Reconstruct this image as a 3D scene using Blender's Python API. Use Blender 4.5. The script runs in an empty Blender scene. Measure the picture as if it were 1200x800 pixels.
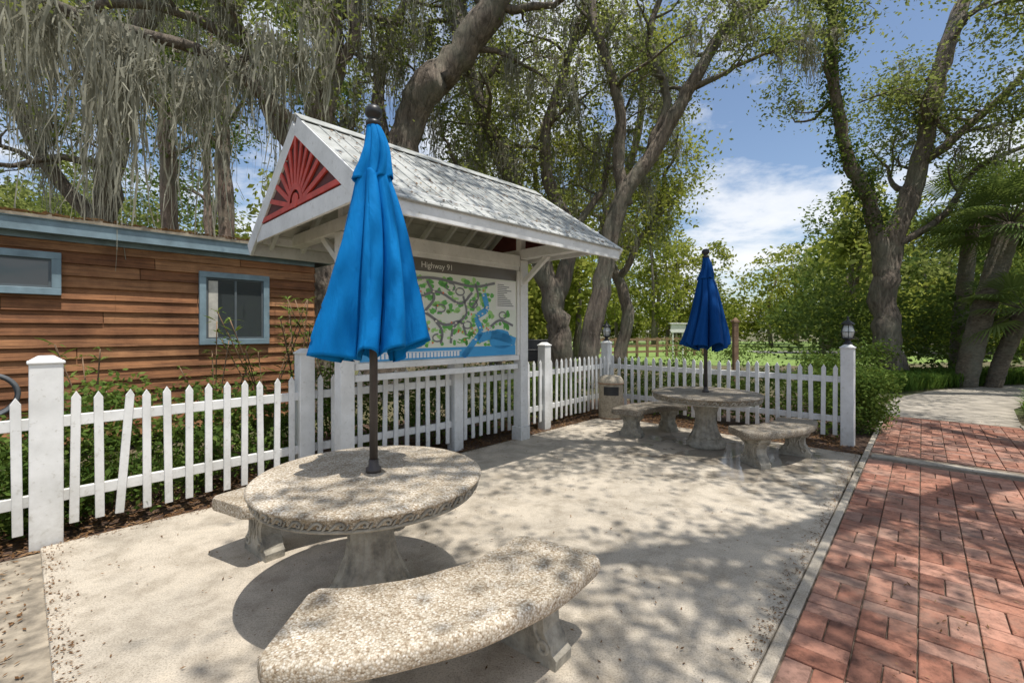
import bpy, math, random
import numpy as np
from mathutils import Vector, Matrix
rnd = random.Random(7)
S = bpy.context.scene
S.view_settings.view_transform = 'Standard'
try: S.view_settings.look = 'None'
except Exception: pass
S.view_settings.exposure = 0
COL = S.collection

# ------------------------------------------------------------------ materials
def newmat(name):
    m = bpy.data.materials.new(name); m.use_nodes = True
    nt = m.node_tree; b = nt.nodes['Principled BSDF']
    return m, nt, b
def N(nt, t, **kw):
    n = nt.nodes.new(t)
    for k, v in kw.items(): setattr(n, k, v)
    return n
def ramp(nt, fac, stops):
    r = N(nt, 'ShaderNodeValToRGB'); cr = r.color_ramp
    while len(cr.elements) < len(stops): cr.elements.new(0.5)
    for e, (p, c) in zip(cr.elements, stops):
        e.position = p; e.color = (c[0], c[1], c[2], 1)
    nt.links.new(fac, r.inputs[0]); return r.outputs[0]
def noise(nt, scale, detail=4, rough=0.55, vec=None, dist=0):
    n = N(nt, 'ShaderNodeTexNoise'); n.inputs['Scale'].default_value = scale
    n.inputs['Detail'].default_value = detail; n.inputs['Roughness'].default_value = rough
    n.inputs['Distortion'].default_value = dist
    if vec is None:
        g = N(nt, 'ShaderNodeNewGeometry'); vec = g.outputs['Position']
    nt.links.new(vec, n.inputs['Vector']); return n.outputs[0]
def mixc(nt, fac, a, b, blend='MIX'):
    m = N(nt, 'ShaderNodeMix', data_type='RGBA', blend_type=blend)
    for sock, v in ((m.inputs[0], fac), (m.inputs[6], a), (m.inputs[7], b)):
        if hasattr(v, 'is_linked') or hasattr(v, 'node'): nt.links.new(v, sock)
        elif isinstance(v, (int, float)): sock.default_value = v
        else: sock.default_value = (v[0], v[1], v[2], 1)
    return m.outputs[2]
def bump(nt, b, h, strength=0.3, dist=0.01):
    n = N(nt, 'ShaderNodeBump'); n.inputs['Strength'].default_value = strength
    n.inputs['Distance'].default_value = dist
    nt.links.new(h, n.inputs['Height']); nt.links.new(n.outputs[0], b.inputs['Normal'])
def math_(nt, op, a, b=None, clamp=False):
    m = N(nt, 'ShaderNodeMath', operation=op, use_clamp=clamp)
    for i, v in enumerate((a, b)):
        if v is None: continue
        if isinstance(v, (int, float)): m.inputs[i].default_value = v
        else: nt.links.new(v, m.inputs[i])
    return m.outputs[0]

def simple(name, c, rough=0.7, var=0.15, scale=6, metal=0, bs=0.1):
    m, nt, b = newmat(name)
    n = noise(nt, scale, 4)
    d = tuple(x*(1-var) for x in c); l = tuple(min(1, x*(1+var)) for x in c)
    nt.links.new(ramp(nt, n, [(0.3, d), (0.7, l)]), b.inputs['Base Color'])
    b.inputs['Roughness'].default_value = rough; b.inputs['Metallic'].default_value = metal
    if bs: bump(nt, b, noise(nt, scale*8, 2), bs, 0.005)
    return m

def white_paint():
    m, nt, b = newmat('white_paint')
    n = noise(nt, 3, 5, 0.65); n2 = noise(nt, 25, 4, 0.6)
    g = N(nt, 'ShaderNodeNewGeometry'); sx = N(nt, 'ShaderNodeSeparateXYZ')
    nt.links.new(g.outputs['Position'], sx.inputs[0])
    low = math_(nt, 'SUBTRACT', 0.66, math_(nt, 'MULTIPLY', sx.outputs[2], 1.0), True)
    low = math_(nt, 'MULTIPLY', low, n2, True)
    c = ramp(nt, n, [(0.3, (.62, .62, .60)), (0.6, (.80, .80, .785))])
    c = mixc(nt, low, c, (.28, .25, .18))
    spots = ramp(nt, n2, [(0.60, (0, 0, 0)), (0.74, (.6, .6, .6))])
    c = mixc(nt, spots, c, (.42, .40, .34))
    nt.links.new(c, b.inputs['Base Color']); b.inputs['Roughness'].default_value = 0.6
    bump(nt, b, n2, 0.15, 0.004); return m
WHITE = white_paint()

def concrete_patio():
    m, nt, b = newmat('patio_concrete')
    big = noise(nt, 0.6, 6, 0.65); mid = noise(nt, 4, 6, 0.7); fine = noise(nt, 110, 3, 0.75)
    c = ramp(nt, big, [(0.3, (.38, .34, .28)), (0.5, (.51, .45, .365)), (0.7, (.60, .53, .43))])
    c2 = ramp(nt, mid, [(0.3, (.62, .60, .57)), (0.55, (1, 1, 1)), (0.8, (1.12, 1.10, 1.07))])
    c = mixc(nt, 1.0, c, c2, 'MULTIPLY')
    c3 = ramp(nt, fine, [(0.32, (.52, .50, .47)), (0.5, (1, 1, 1)), (0.72, (1.2, 1.19, 1.16))])
    c = mixc(nt, 0.9, c, c3, 'MULTIPLY')
    g = N(nt, 'ShaderNodeNewGeometry')
    st = ramp(nt, noise(nt, 1.7, 8, 0.78, dist=0.8), [(0.53, (0, 0, 0)), (0.72, (.62, .62, .62))])
    c = mixc(nt, st, c, (.23, .20, .155))
    st2 = ramp(nt, noise(nt, 9, 5, 0.7), [(0.64, (0, 0, 0)), (0.72, (.5, .5, .5))])
    c = mixc(nt, st2, c, (.20, .175, .14))
    d = N(nt, 'ShaderNodeVectorMath', operation='DISTANCE'); d.inputs[1].default_value = (2.9, 5.65, 0)
    nt.links.new(g.outputs['Position'], d.inputs[0])
    w = math_(nt, 'SUBTRACT', 1.35, d.outputs['Value'])
    w = math_(nt, 'ADD', w, math_(nt, 'MULTIPLY', math_(nt, 'SUBTRACT', noise(nt, 2.2, 4), 0.56), 4.0))
    w = math_(nt, 'MULTIPLY', w, 4, True)
    c = mixc(nt, math_(nt, 'MULTIPLY', w, 0.55), c, (.13, .11, .085))
    nt.links.new(c, b.inputs['Base Color'])
    r = math_(nt, 'SUBTRACT', 0.85, math_(nt, 'MULTIPLY', w, 0.74)); nt.links.new(r, b.inputs['Roughness'])
    h = math_(nt, 'MULTIPLY', math_(nt, 'SUBTRACT', 1.0, w), fine)
    bump(nt, b, h, 0.6, 0.006); return m
PATIO = concrete_patio()

def aggregate(name, dark=1.0):
    m, nt, b = newmat(name)
    tc = N(nt, 'ShaderNodeTexCoord')
    v = N(nt, 'ShaderNodeTexVoronoi'); v.inputs['Scale'].default_value = 115
    nt.links.new(tc.outputs['Object'], v.inputs['Vector'])
    sp = N(nt, 'ShaderNodeSeparateColor'); nt.links.new(v.outputs['Color'], sp.inputs[0])
    k = dark
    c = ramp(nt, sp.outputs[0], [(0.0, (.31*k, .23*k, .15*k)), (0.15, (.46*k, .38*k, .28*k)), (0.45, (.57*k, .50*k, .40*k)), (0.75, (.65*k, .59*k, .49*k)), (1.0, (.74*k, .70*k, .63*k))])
    edge = ramp(nt, v.outputs['Distance'], [(0.35, (1, 1, 1)), (0.8, (.60, .56, .50))])
    c = mixc(nt, 1.0, c, edge, 'MULTIPLY')
    big = ramp(nt, noise(nt, 3.5, 6, 0.7, tc.outputs['Object']), [(0.32, (.58, .55, .50)), (0.6, (1, 1, 1))])
    c = mixc(nt, 1.0, c, big, 'MULTIPLY')
    nt.links.new(c, b.inputs['Base Color']); b.inputs['Roughness'].default_value = 0.8
    h = math_(nt, 'SUBTRACT', 1.0, v.outputs['Distance']); bump(nt, b, h, 0.5, 0.003)
    return m
AGG = aggregate('exposed_aggregate')
AGGD = aggregate('exposed_aggregate_dark', 0.58)  # same aggregate in darker tones, for the far table and benches
def cast():
    m, nt, b = newmat('cast_concrete_weathered')
    n = noise(nt, 9, 7, 0.7)
    nt.links.new(ramp(nt, n, [(0.3, (.14, .13, .11)), (0.5, (.34, .31, .25)), (0.72, (.52, .48, .40))]), b.inputs['Base Color'])
    b.inputs['Roughness'].default_value = 0.9; bump(nt, b, noise(nt, 60, 5, 0.7), 0.6, 0.008); return m
CAST = cast()

def brick():
    m, nt, b = newmat('clay_paver')
    g = N(nt, 'ShaderNodeNewGeometry')
    c = ramp(nt, g.outputs['Random Per Island'], [(0, (.18, .078, .052)), (.22, (.29, .12, .076)), (.5, (.38, .17, .11)), (.75, (.46, .235, .165)), (.9, (.34, .19, .14)), (1, (.23, .13, .10))])
    n = ramp(nt, noise(nt, 16, 6, .75), [(.32, (.45, .43, .41)), (.52, (1, 1, 1)), (.75, (1.3, 1.3, 1.3))])
    c = mixc(nt, 1.0, c, n, 'MULTIPLY')
    st = ramp(nt, noise(nt, 1.6, 8, .78), [(.47, (0, 0, 0)), (.70, (.65, .65, .65))])
    c = mixc(nt, st, c, (.24, .18, .14))
    nt.links.new(c, b.inputs['Base Color']); b.inputs['Roughness'].default_value = .85
    bump(nt, b, noise(nt, 90, 4, .7), .7, .005); return m
BRICK = brick()
SANDJ = simple('joint_sand', (.17, .13, .095), .95, .4, 20)
PATHC = simple('path_concrete', (.32, .285, .235), .9, .40, 3, bs=.5)  # base colour darkened to stand in for dappled tree shade

def wood_siding():
    m, nt, b = newmat('stained_wood_siding')
    g = N(nt, 'ShaderNodeNewGeometry'); tc = N(nt, 'ShaderNodeTexCoord')
    mp = N(nt, 'ShaderNodeMapping'); mp.inputs['Scale'].default_value = (1.0, 10, 26)
    nt.links.new(tc.outputs['Object'], mp.inputs[0])
    n = noise(nt, 1.6, 8, .7, mp.outputs[0], .5)
    base = ramp(nt, g.outputs['Random Per Island'], [(0, (.25, .105, .042)), (.5, (.37, .17, .072)), (1, (.46, .24, .11))])
    gr = ramp(nt, n, [(.3, (.28, .23, .20)), (.48, (.88, .85, .83)), (.7, (1.35, 1.27, 1.2))])
    c = mixc(nt, 1.0, base, gr, 'MULTIPLY')
    k = ramp(nt, noise(nt, 1.6, 6, .65), [(.38, (.50, .45, .43)), (.6, (1, 1, 1))])
    c = mixc(nt, .9, c, k, 'MULTIPLY')
    nt.links.new(c, b.inputs['Base Color']); b.inputs['Roughness'].default_value = .8
    bump(nt, b, n, .8, .012); return m
SIDING = wood_siding()
TRIM = simple('blue_grey_trim', (.20, .28, .32), .6, .25, 5)
def glass():
    m, nt, b = newmat('window_glass'); b.inputs['Base Color'].default_value = (.05, .06, .062, 1)
    b.inputs['Roughness'].default_value = .04; b.inputs['Specular IOR Level'].default_value = .9
    bump(nt, b, noise(nt, 1.5, 2), .1, .03); return m
GLASS = glass()
CURT = simple('curtain', (.5, .48, .42), .9, .2, 12)
def metal_roof():
    m, nt, b = newmat('galvanised_roof')
    n = noise(nt, 2.2, 7, .7); n2 = noise(nt, 34, 5, .75)
    c = ramp(nt, n, [(.3, (.26, .27, .255)), (.6, (.48, .49, .47))])
    c = mixc(nt, ramp(nt, n2, [(.57, (0, 0, 0)), (.68, (.7, .7, .7))]), c, (.18, .155, .11))
    nt.links.new(c, b.inputs['Base Color']); b.inputs['Metallic'].default_value = .25; b.inputs['Roughness'].default_value = .6
    bump(nt, b, n2, .25, .004); return m
ROOF = metal_roof()
OLDROOF = simple('littered_roof', (.27, .23, .17), .9, .5, 8, bs=.6)
SOFFIT = simple('soffit_boards', (.50, .49, .44), .8, .2, 6)
RED = simple('red_paint', (.55, .06, .04), .55, .2, 8)
REDD = simple('sunburst_gap_shade', (.10, .022, .018), .7, .2, 8)  # dark red painted in as the shade of the gaps between rays
DARKM = simple('dark_metal', (.02, .02, .022), .4, .2, 10)
BRONZE = simple('bronze_pole', (.055, .045, .04), .4, .2, 10)
BEIGE = simple('beige_bin', (.40, .35, .27), .75, .3, 30, bs=.5)
BROWNW = simple('weathered_wood', (.24, .15, .09), .8, .3, 9)
GREYS = simple('grey_enclosure', (.12, .13, .14), .6, .2, 9)

def bark(name, a, bcol, sc=(6, 6, 1.5)):
    m, nt, b = newmat(name)
    g = N(nt, 'ShaderNodeNewGeometry'); mp = N(nt, 'ShaderNodeMapping'); mp.inputs['Scale'].default_value = sc
    nt.links.new(g.outputs['Position'], mp.inputs[0])
    n = noise(nt, 1.8, 6, .75, mp.outputs[0], .6)
    c = ramp(nt, n, [(.34, a), (.52, tuple((x+y)/2 for x, y in zip(a, bcol))), (.68, bcol)])
    c = mixc(nt, ramp(nt, noise(nt, 1.3, 4, .6), [(.45, (0, 0, 0)), (.65, (.6, .6, .6))]), c, (.21, .215, .16))
    nt.links.new(c, b.inputs['Base Color']); b.inputs['Roughness'].default_value = .95
    bump(nt, b, n, 1.0, .09); return m
BARK = bark('oak_bark', (.06, .046, .036), (.35, .285, .225))
PINEB = bark('pine_bark', (.14, .095, .075), (.46, .34, .27), (5, 5, 1.2))
PALMB = bark('palm_bark', (.08, .065, .045), (.30, .24, .17), (4, 4, 10))

def leafmat(name, stops, trans=.4, ns=.5, trc=(.33, .42, .06)):
    m = bpy.data.materials.new(name); m.use_nodes = True; nt = m.node_tree
    nt.nodes.remove(nt.nodes['Principled BSDF'])
    b = N(nt, 'ShaderNodeBsdfDiffuse')
    g = N(nt, 'ShaderNodeNewGeometry')
    f = math_(nt, 'ADD', math_(nt, 'MULTIPLY', g.outputs['Random Per Island'], .55), math_(nt, 'MULTIPLY', math_(nt, 'SUBTRACT', noise(nt, ns, 1), .25), .9), True)
    c = ramp(nt, f, stops)
    nt.links.new(c, b.inputs['Color'])
    t = N(nt, 'ShaderNodeBsdfTranslucent'); nt.links.new(mixc(nt, .5, c, trc), t.inputs['Color'])
    mx = N(nt, 'ShaderNodeMixShader'); mx.inputs[0].default_value = trans
    nt.links.new(b.outputs[0], mx.inputs[1]); nt.links.new(t.outputs[0], mx.inputs[2])
    nt.links.new(mx.outputs[0], nt.nodes['Material Output'].inputs['Surface']); return m
OAKL = leafmat('oak_leaf', [(.1, (.07, .095, .028)), (.5, (.15, .185, .052)), (.95, (.30, .32, .11))], .45, .5, (.44, .49, .13))
YELL = leafmat('spring_leaf', [(.1, (.10, .14, .025)), (.5, (.22, .26, .05)), (.95, (.38, .37, .09))], .45, .25, (.5, .52, .10))
DARKL = leafmat('shade_leaf', [(.1, (.035, .062, .02)), (.5, (.080, .125, .038)), (.95, (.17, .22, .07))], .35)
HEDGE = leafmat('hedge_leaf', [(.1, (.035, .070, .016)), (.5, (.095, .155, .035)), (.95, (.22, .29, .075))], .3, 2.5)
PALML = leafmat('palm_leaf', [(.1, (.08, .13, .045)), (.9, (.23, .30, .11))], .35)
GRASSL = leafmat('liriope_leaf', [(.1, (.04, .10, .02)), (.9, (.15, .25, .055))], .3, 2)
MOSS = leafmat('spanish_moss_strand', [(.1, (.20, .195, .155)), (.9, (.46, .45, .36))], .4, 1.0, (.48, .46, .36))
DEAD = leafmat('dead_leaf', [(.1, (.07, .035, .015)), (.5, (.18, .10, .05)), (.95, (.34, .23, .13))], .1, 4, (.3, .2, .1))

def ground_mat():
    m, nt, b = newmat('ground_litter')
    n = noise(nt, .35, 5, .6); n2 = noise(nt, 18, 5, .75)
    c = ramp(nt, n, [(.35, (.17, .125, .08)), (.55, (.12, .12, .05)), (.7, (.09, .13, .035))])
    c = mixc(nt, 1.0, c, ramp(nt, n2, [(.3, (.4, .38, .36)), (.6, (1.1, 1.1, 1.1)), (.8, (1.7, 1.6, 1.5))]), 'MULTIPLY')
    nt.links.new(c, b.inputs['Base Color']); b.inputs['Roughness'].default_value = .95
    bump(nt, b, n2, .9, .03); return m
GROUND = ground_mat()
MULCH = simple('mulch', (.085, .05, .032), .95, .65, 30, bs=1.0)
SAND = simple('sandy_soil', (.27, .23, .175), .95, .6, 9, bs=1.0)
LAWN = simple('lawn_grass', (.17, .25, .055), .95, .3, 3, bs=.6)
ASPH = simple('asphalt', (.20, .19, .18), .9, .15, 5)

def fabric(name, c):
    m, nt, b = newmat(name)
    n = noise(nt, 6, 4)
    nt.links.new(ramp(nt, n, [(.3, tuple(x*.88 for x in c)), (.7, c)]), b.inputs['Base Color'])
    b.inputs['Roughness'].default_value = .8; b.inputs['Specular IOR Level'].default_value = .15
    g = N(nt, 'ShaderNodeNewGeometry'); mp = N(nt, 'ShaderNodeMapping'); mp.inputs['Scale'].default_value = (9, 9, 2.2)
    nt.links.new(g.outputs['Position'], mp.inputs[0])
    bump(nt, b, noise(nt, 2.2, 4, .6, mp.outputs[0], .6), .5, .02)
    t = N(nt, 'ShaderNodeBsdfTranslucent'); t.inputs['Color'].default_value = (c[0], c[1], c[2], 1)
    mx = N(nt, 'ShaderNodeMixShader'); mx.inputs[0].default_value = .18
    nt.links.new(b.outputs[0], mx.inputs[1]); nt.links.new(t.outputs[0], mx.inputs[2])
    nt.links.new(mx.outputs[0], nt.nodes['Material Output'].inputs['Surface']); return m
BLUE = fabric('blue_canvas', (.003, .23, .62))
BLUE_SHADE = fabric('blue_canvas_shaded', (.003, .065, .26))  # far umbrella: same blue canvas with its shade put into the colour

# ------------------------------------------------------------------ mesh helpers
def link(o, parent=None):
    COL.objects.link(o)
    if parent is not None: o.parent = parent
    return o
def empty(name, loc=(0, 0, 0), rz=0):
    e = bpy.data.objects.new(name, None); e.location = loc; e.rotation_euler = (0, 0, rz)
    e.empty_display_size = .2; return link(e)
class MB:
    def __init__(s): s.v = []; s.f = []; s.sm = []
    def add(s, vs, fs, smooth=False):
        o = len(s.v); s.v += [tuple(x) for x in vs]
        for f in fs: s.f.append([i+o for i in f]); s.sm.append(smooth)
    def box(s, c, size, M=None, top=(1, 1)):
        hx, hy, hz = [a/2 for a in size]
        vs = []
        for z, (kx, ky) in ((-hz, (1, 1)), (hz, top)):
            for x, y in ((-hx, -hy), (hx, -hy), (hx, hy), (-hx, hy)):
                p = Vector((x*kx, y*ky, z))
                if M is not None: p = M @ p
                vs.append(p+Vector(c))
        s.add(vs, [(0, 3, 2, 1), (4, 5, 6, 7), (0, 1, 5, 4), (1, 2, 6, 5), (2, 3, 7, 6), (3, 0, 4, 7)])
    def beam(s, a, b, w, h):
        a = Vector(a); b = Vector(b); d = b-a; L = d.length; d.normalize()
        up = Vector((0, 0, 1)) if abs(d.z) < .95 else Vector((0, 1, 0))
        y = up.cross(d).normalized(); z = d.cross(y)
        M = Matrix((d, y, z)).transposed()
        s.box((a+b)/2, (L, w, h), M)
    def lathe(s, prof, n=32, c=(0, 0, 0), flute=0, fn=12, M=None):
        vs = []; fs = []
        for r, z in prof:
            for i in range(n):
                t = 2*math.pi*i/n; rr = r*(1+flute*(abs(math.cos(fn*t/2))-.5))
                p = Vector((rr*math.cos(t), rr*math.sin(t), z))
                if M is not None: p = M @ p
                vs.append(p+Vector(c))
        for j in range(len(prof)-1):
            for i in range(n):
                fs.append((j*n+i, j*n+(i+1) % n, (j+1)*n+(i+1) % n, (j+1)*n+i))
        s.add(vs, fs, True)
        o = len(s.v)-len(vs)
        s.f.append([o+i for i in range(n)][::-1]); s.sm.append(False)
        s.f.append([o+(len(prof)-1)*n+i for i in range(n)]); s.sm.append(False)
    def torus(s, c, R, r, n=24, m=8, M=None, arc=2*math.pi):
        vs = []; fs = []; k = n if arc > 6.28 else n+1
        for i in range(k):
            a = arc*i/n
            for j in range(m):
                b = 2*math.pi*j/m
                p = Vector(((R+r*math.cos(b))*math.cos(a), (R+r*math.cos(b))*math.sin(a), r*math.sin(b)))
                if M is not None: p = M @ p
                vs.append(p+Vector(c))
        for i in range(n):
            i2 = (i+1) % k
            if i2 == 0 and k != n: continue
            for j in range(m):
                fs.append((i*m+j, i2*m+j, i2*m+(j+1) % m, i*m+(j+1) % m))
        s.add(vs, fs, True)
    def tube(s, pts, rad, n=8):
        P = np.array(pts, float); vs = []; fs = []
        T = np.gradient(P, axis=0); T /= (np.linalg.norm(T, axis=1)[:, None]+1e-9)
        nn = np.cross(T[0], (0.3, .9, .1)); nn /= np.linalg.norm(nn)
        for i in range(len(P)):
            nn = nn-T[i]*np.dot(nn, T[i]); nn /= np.linalg.norm(nn)+1e-9
            bb = np.cross(T[i], nn)
            r = rad[i] if hasattr(rad, '__len__') else rad
            for j in range(n):
                a = 2*math.pi*j/n
                vs.append(P[i]+(nn*math.cos(a)+bb*math.sin(a))*r)
        for i in range(len(P)-1):
            for j in range(n):
                fs.append((i*n+j, i*n+(j+1) % n, (i+1)*n+(j+1) % n, (i+1)*n+j))
        s.add(vs, fs, True)
        o = len(s.v)-len(vs)
        s.f.append([o+i for i in range(n)][::-1]); s.sm.append(False)
        s.f.append([o+(len(P)-1)*n+i for i in range(n)]); s.sm.append(False)
    def obj(s, name, mat, parent=None, bevel=0, seg=1):
        me = bpy.data.meshes.new(name); me.from_pydata(s.v, [], s.f)
        me.polygons.foreach_set('use_smooth', s.sm); me.materials.append(mat); me.update()
        o = bpy.data.objects.new(name, me)
        if bevel:
            b = o.modifiers.new('b', 'BEVEL'); b.width = bevel; b.segments = seg; b.limit_method = 'ANGLE'
        return link(o, parent)
def quads(name, V, mat, parent=None, k=4):
    n = V.shape[0]; me = bpy.data.meshes.new(name)
    me.vertices.add(n*k); me.vertices.foreach_set('co', V.reshape(-1).astype(np.float32))
    me.loops.add(n*k); me.loops.foreach_set('vertex_index', np.arange(n*k, dtype=np.int32))
    me.polygons.add(n); me.polygons.foreach_set('loop_start', np.arange(0, n*k, k, dtype=np.int32))
    try: me.polygons.foreach_set('loop_total', np.full(n, k, dtype=np.int32))
    except Exception: pass
    me.materials.append(mat); me.update(calc_edges=True); me.validate()
    return link(bpy.data.objects.new(name, me), parent)
R = np.random.default_rng(11)
def leaves_at(centres, sig, per, size, flat=.75, asp=.5):
    C = np.asarray(centres, float)
    sig = np.asarray(sig, float)
    n = len(C)*per
    c = np.repeat(C, per, 0)
    sg = np.repeat(sig, per)[:, None] if sig.ndim else sig
    off = R.normal(size=(n, 3))
    off /= np.maximum(1, np.linalg.norm(off, axis=1)/2.2)[:, None]
    c = c+off*sg*np.array([1, 1, flat])
    a = R.normal(size=(n, 3)); a[:, 2] *= .7; a /= np.linalg.norm(a, axis=1)[:, None]
    b = np.cross(a, R.normal(size=(n, 3))); b /= np.linalg.norm(b, axis=1)[:, None]+1e-9
    s = size*R.uniform(.6, 1.35, size=(n, 1))
    V = np.stack([c-a*s*.5, c+b*s*asp*.5+a*s*.05, c+a*s*.5, c-b*s*asp*.5+a*s*.05], 1)
    return V
def sheet(name, pts, z, mat, parent=None):
    mb = MB(); mb.add([(x, y, z) for x, y in pts], [tuple(range(len(pts)))]); return mb.obj(name, mat, parent)

# ------------------------------------------------------------------ camera, light, sky
cd = bpy.data.cameras.new('camera'); cam = link(bpy.data.objects.new('camera', cd))
cam.location = (0, 0, 1.6); cam.rotation_euler = (math.radians(90), 0, 0)
cd.sensor_width = 36; cd.lens = 16; cd.shift_y = -0.01; cd.clip_end = 2000; cd.clip_start = .05
S.camera = cam
sdir = Vector((.20, -.20, .96)).normalized()
sun = bpy.data.lights.new('sun', 'SUN'); sun.energy = 5.0; sun.angle = math.radians(.5); sun.color = (1, .955, .885)
so = link(bpy.data.objects.new('sun', sun)); so.rotation_euler = sdir.to_track_quat('Z', 'Y').to_euler(); so.location = (3, -3, 30)
w = bpy.data.worlds.new('World'); S.world = w; w.use_nodes = True; nt = w.node_tree
bg = nt.nodes['Background']
sky = N(nt, 'ShaderNodeTexSky'); sky.sky_type = 'NISHITA'; sky.sun_disc = False
sky.sun_elevation = math.asin(sdir.z); sky.sun_rotation = math.atan2(sdir.x, sdir.y)
sky.air_density = 1.0; sky.dust_density = 1.0; sky.ozone_density = 1.2
tc = N(nt, 'ShaderNodeTexCoord'); sp = N(nt, 'ShaderNodeSeparateXYZ'); nt.links.new(tc.outputs['Generated'], sp.inputs[0])
zz = math_(nt, 'ADD', math_(nt, 'MAXIMUM', sp.outputs[2], 0.0), .16)
cx = math_(nt, 'DIVIDE', sp.outputs[0], zz); cy = math_(nt, 'DIVIDE', sp.outputs[1], zz)
cb = N(nt, 'ShaderNodeCombineXYZ'); nt.links.new(cx, cb.inputs[0]); nt.links.new(cy, cb.inputs[1])
cn = noise(nt, 1.05, 9, .6, cb.outputs[0], .25)
cl = ramp(nt, cn, [(.45, (0, 0, 0)), (.56, (.75, .75, .75)), (.68, (1, 1, 1))])
skc = mixc(nt, cl, sky.outputs[0], (6.9, 7.0, 7.2))
nt.links.new(skc, bg.inputs[0]); bg.inputs[1].default_value = .15

# ------------------------------------------------------------------ ground & paving
gm = MB(); gm.add([(-900, -900, 0), (900, -900, 0), (900, 900, 0), (-900, 900, 0)], [(0, 1, 2, 3)])
gm.obj('ground', GROUND)
sheet('lawn', [(3, 22), (14, 21), (40, 28), (46, 70), (4, 70)], .004, LAWN)
sheet('road', [(18, 33), (60, 28), (60, 33), (19, 37)], .008, ASPH)
sheet('mulch_bed', [(-6, 0.6), (-3.7, 3.0), (-3.40, 3.27), (-2.0, 4.6), (1.4, 8.2), (4.5, 5.9), (5.1, 6.2), (7.8, 10), (1.9, 10.6), (-3, 7.5), (-6.4, 3.8), (-8.5, 1)], .006, MULCH)
sheet('sandy_soil', [(-6, 0.5), (-3.7, 2.95), (-3.38, 3.27), (-2.0, 2.0), (.4, -.4), (-3, -3)], .010, SAND)
pm = MB()
pp = [(-3.40, 3.28), (-2.75, 3.95), (-1.9, 4.72), (-.75, 5.72), (.2, 6.75), (1.45, 8.1), (1.75, 8.35), (4.40, 5.74), (1.10, 2.07), (-.35, .46)]
n = len(pp)
pm.add([(x, y, .045) for x, y in pp]+[(x, y, -.05) for x, y in pp], [tuple(range(n))[::-1]]+[(i, (i+1) % n, n+(i+1) % n, n+i) for i in range(n)])
pm.obj('patio', PATIO, None, .012, 2)
pa = math.atan2(.743, .67)
path = empty('brick_path', (1.10, 2.07, 0), pa)
b = MB(); b.box((2.6, -.92, .012), (12.4, 1.80, .024)); b.obj('joint_sand_bed', SANDJ, path)
b = MB(); m_ = .24; g_ = .0032
for i in range(-15, 36):
    for j in range(0, 7):
        x0 = i*m_; y0 = -.072-j*m_-m_
        if 4.90 < x0+m_/2 < 5.19 or x0 > 8.5: continue
        for k in range(2):
            if (i+j) % 2 == 0: cx_, cy_, sx_, sy_ = x0+m_/2, y0+m_/4+k*m_/2, m_-g_*2, m_/2-g_*2
            else: cx_, cy_, sx_, sy_ = x0+m_/4+k*m_/2, y0+m_/2, m_/2-g_*2, m_-g_*2
            M = Matrix.Rotation(rnd.uniform(-.013, .013), 3, 'X') @ Matrix.Rotation(rnd.uniform(-.013, .013), 3, 'Y') @ Matrix.Rotation(rnd.uniform(-.016, .016), 3, 'Z')
            b.box((cx_, cy_, .022+rnd.uniform(-.002, .002)), (sx_, sy_, .036), M)
b.obj('pavers', BRICK, path, .006, 2)
b = MB(); b.box((5.05, -.90, .022), (.15, 1.62, .04)); b.obj('cross_band', PATHC, path, .006)
b = MB()
for i in range(6): b.box((-3.6+i*2.1+1.05, -.036, .022), (2.09, .058, .046))
b.obj('edge_band', PATIO, path, .006)
b = MB()
for i in range(7): b.box((-3.6+i*1.8+.9, -1.84, .020), (1.79, .14, .045))
b.obj('outer_band', PATHC, path, .006)
mb = MB(); pts = []
cl_ = [(6.9, 7.2), (8.2, 8.6), (9.6, 10.0), (11.5, 11.2), (14, 12.2), (17, 12.6), (24, 12.2)]
for i, (x, y) in enumerate(cl_):
    a = cl_[max(0, i-1)]; c = cl_[min(len(cl_)-1, i+1)]
    dx, dy = c[0]-a[0], c[1]-a[1]; L = math.hypot(dx, dy); nx, ny = -dy/L, dx/L; wdt = .9+.03*i
    pts.append(((x+nx*wdt, y+ny*wdt), (x-nx*wdt, y-ny*wdt)))
for i in range(len(pts)-1):
    (a, b2), (c, d) = pts[i], pts[i+1]
    mb.add([(a[0], a[1], .016), (b2[0], b2[1], .016), (d[0], d[1], .016), (c[0], c[1], .016)], [(0, 1, 2, 3)])
mb.obj('concrete_path', PATHC)

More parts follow.
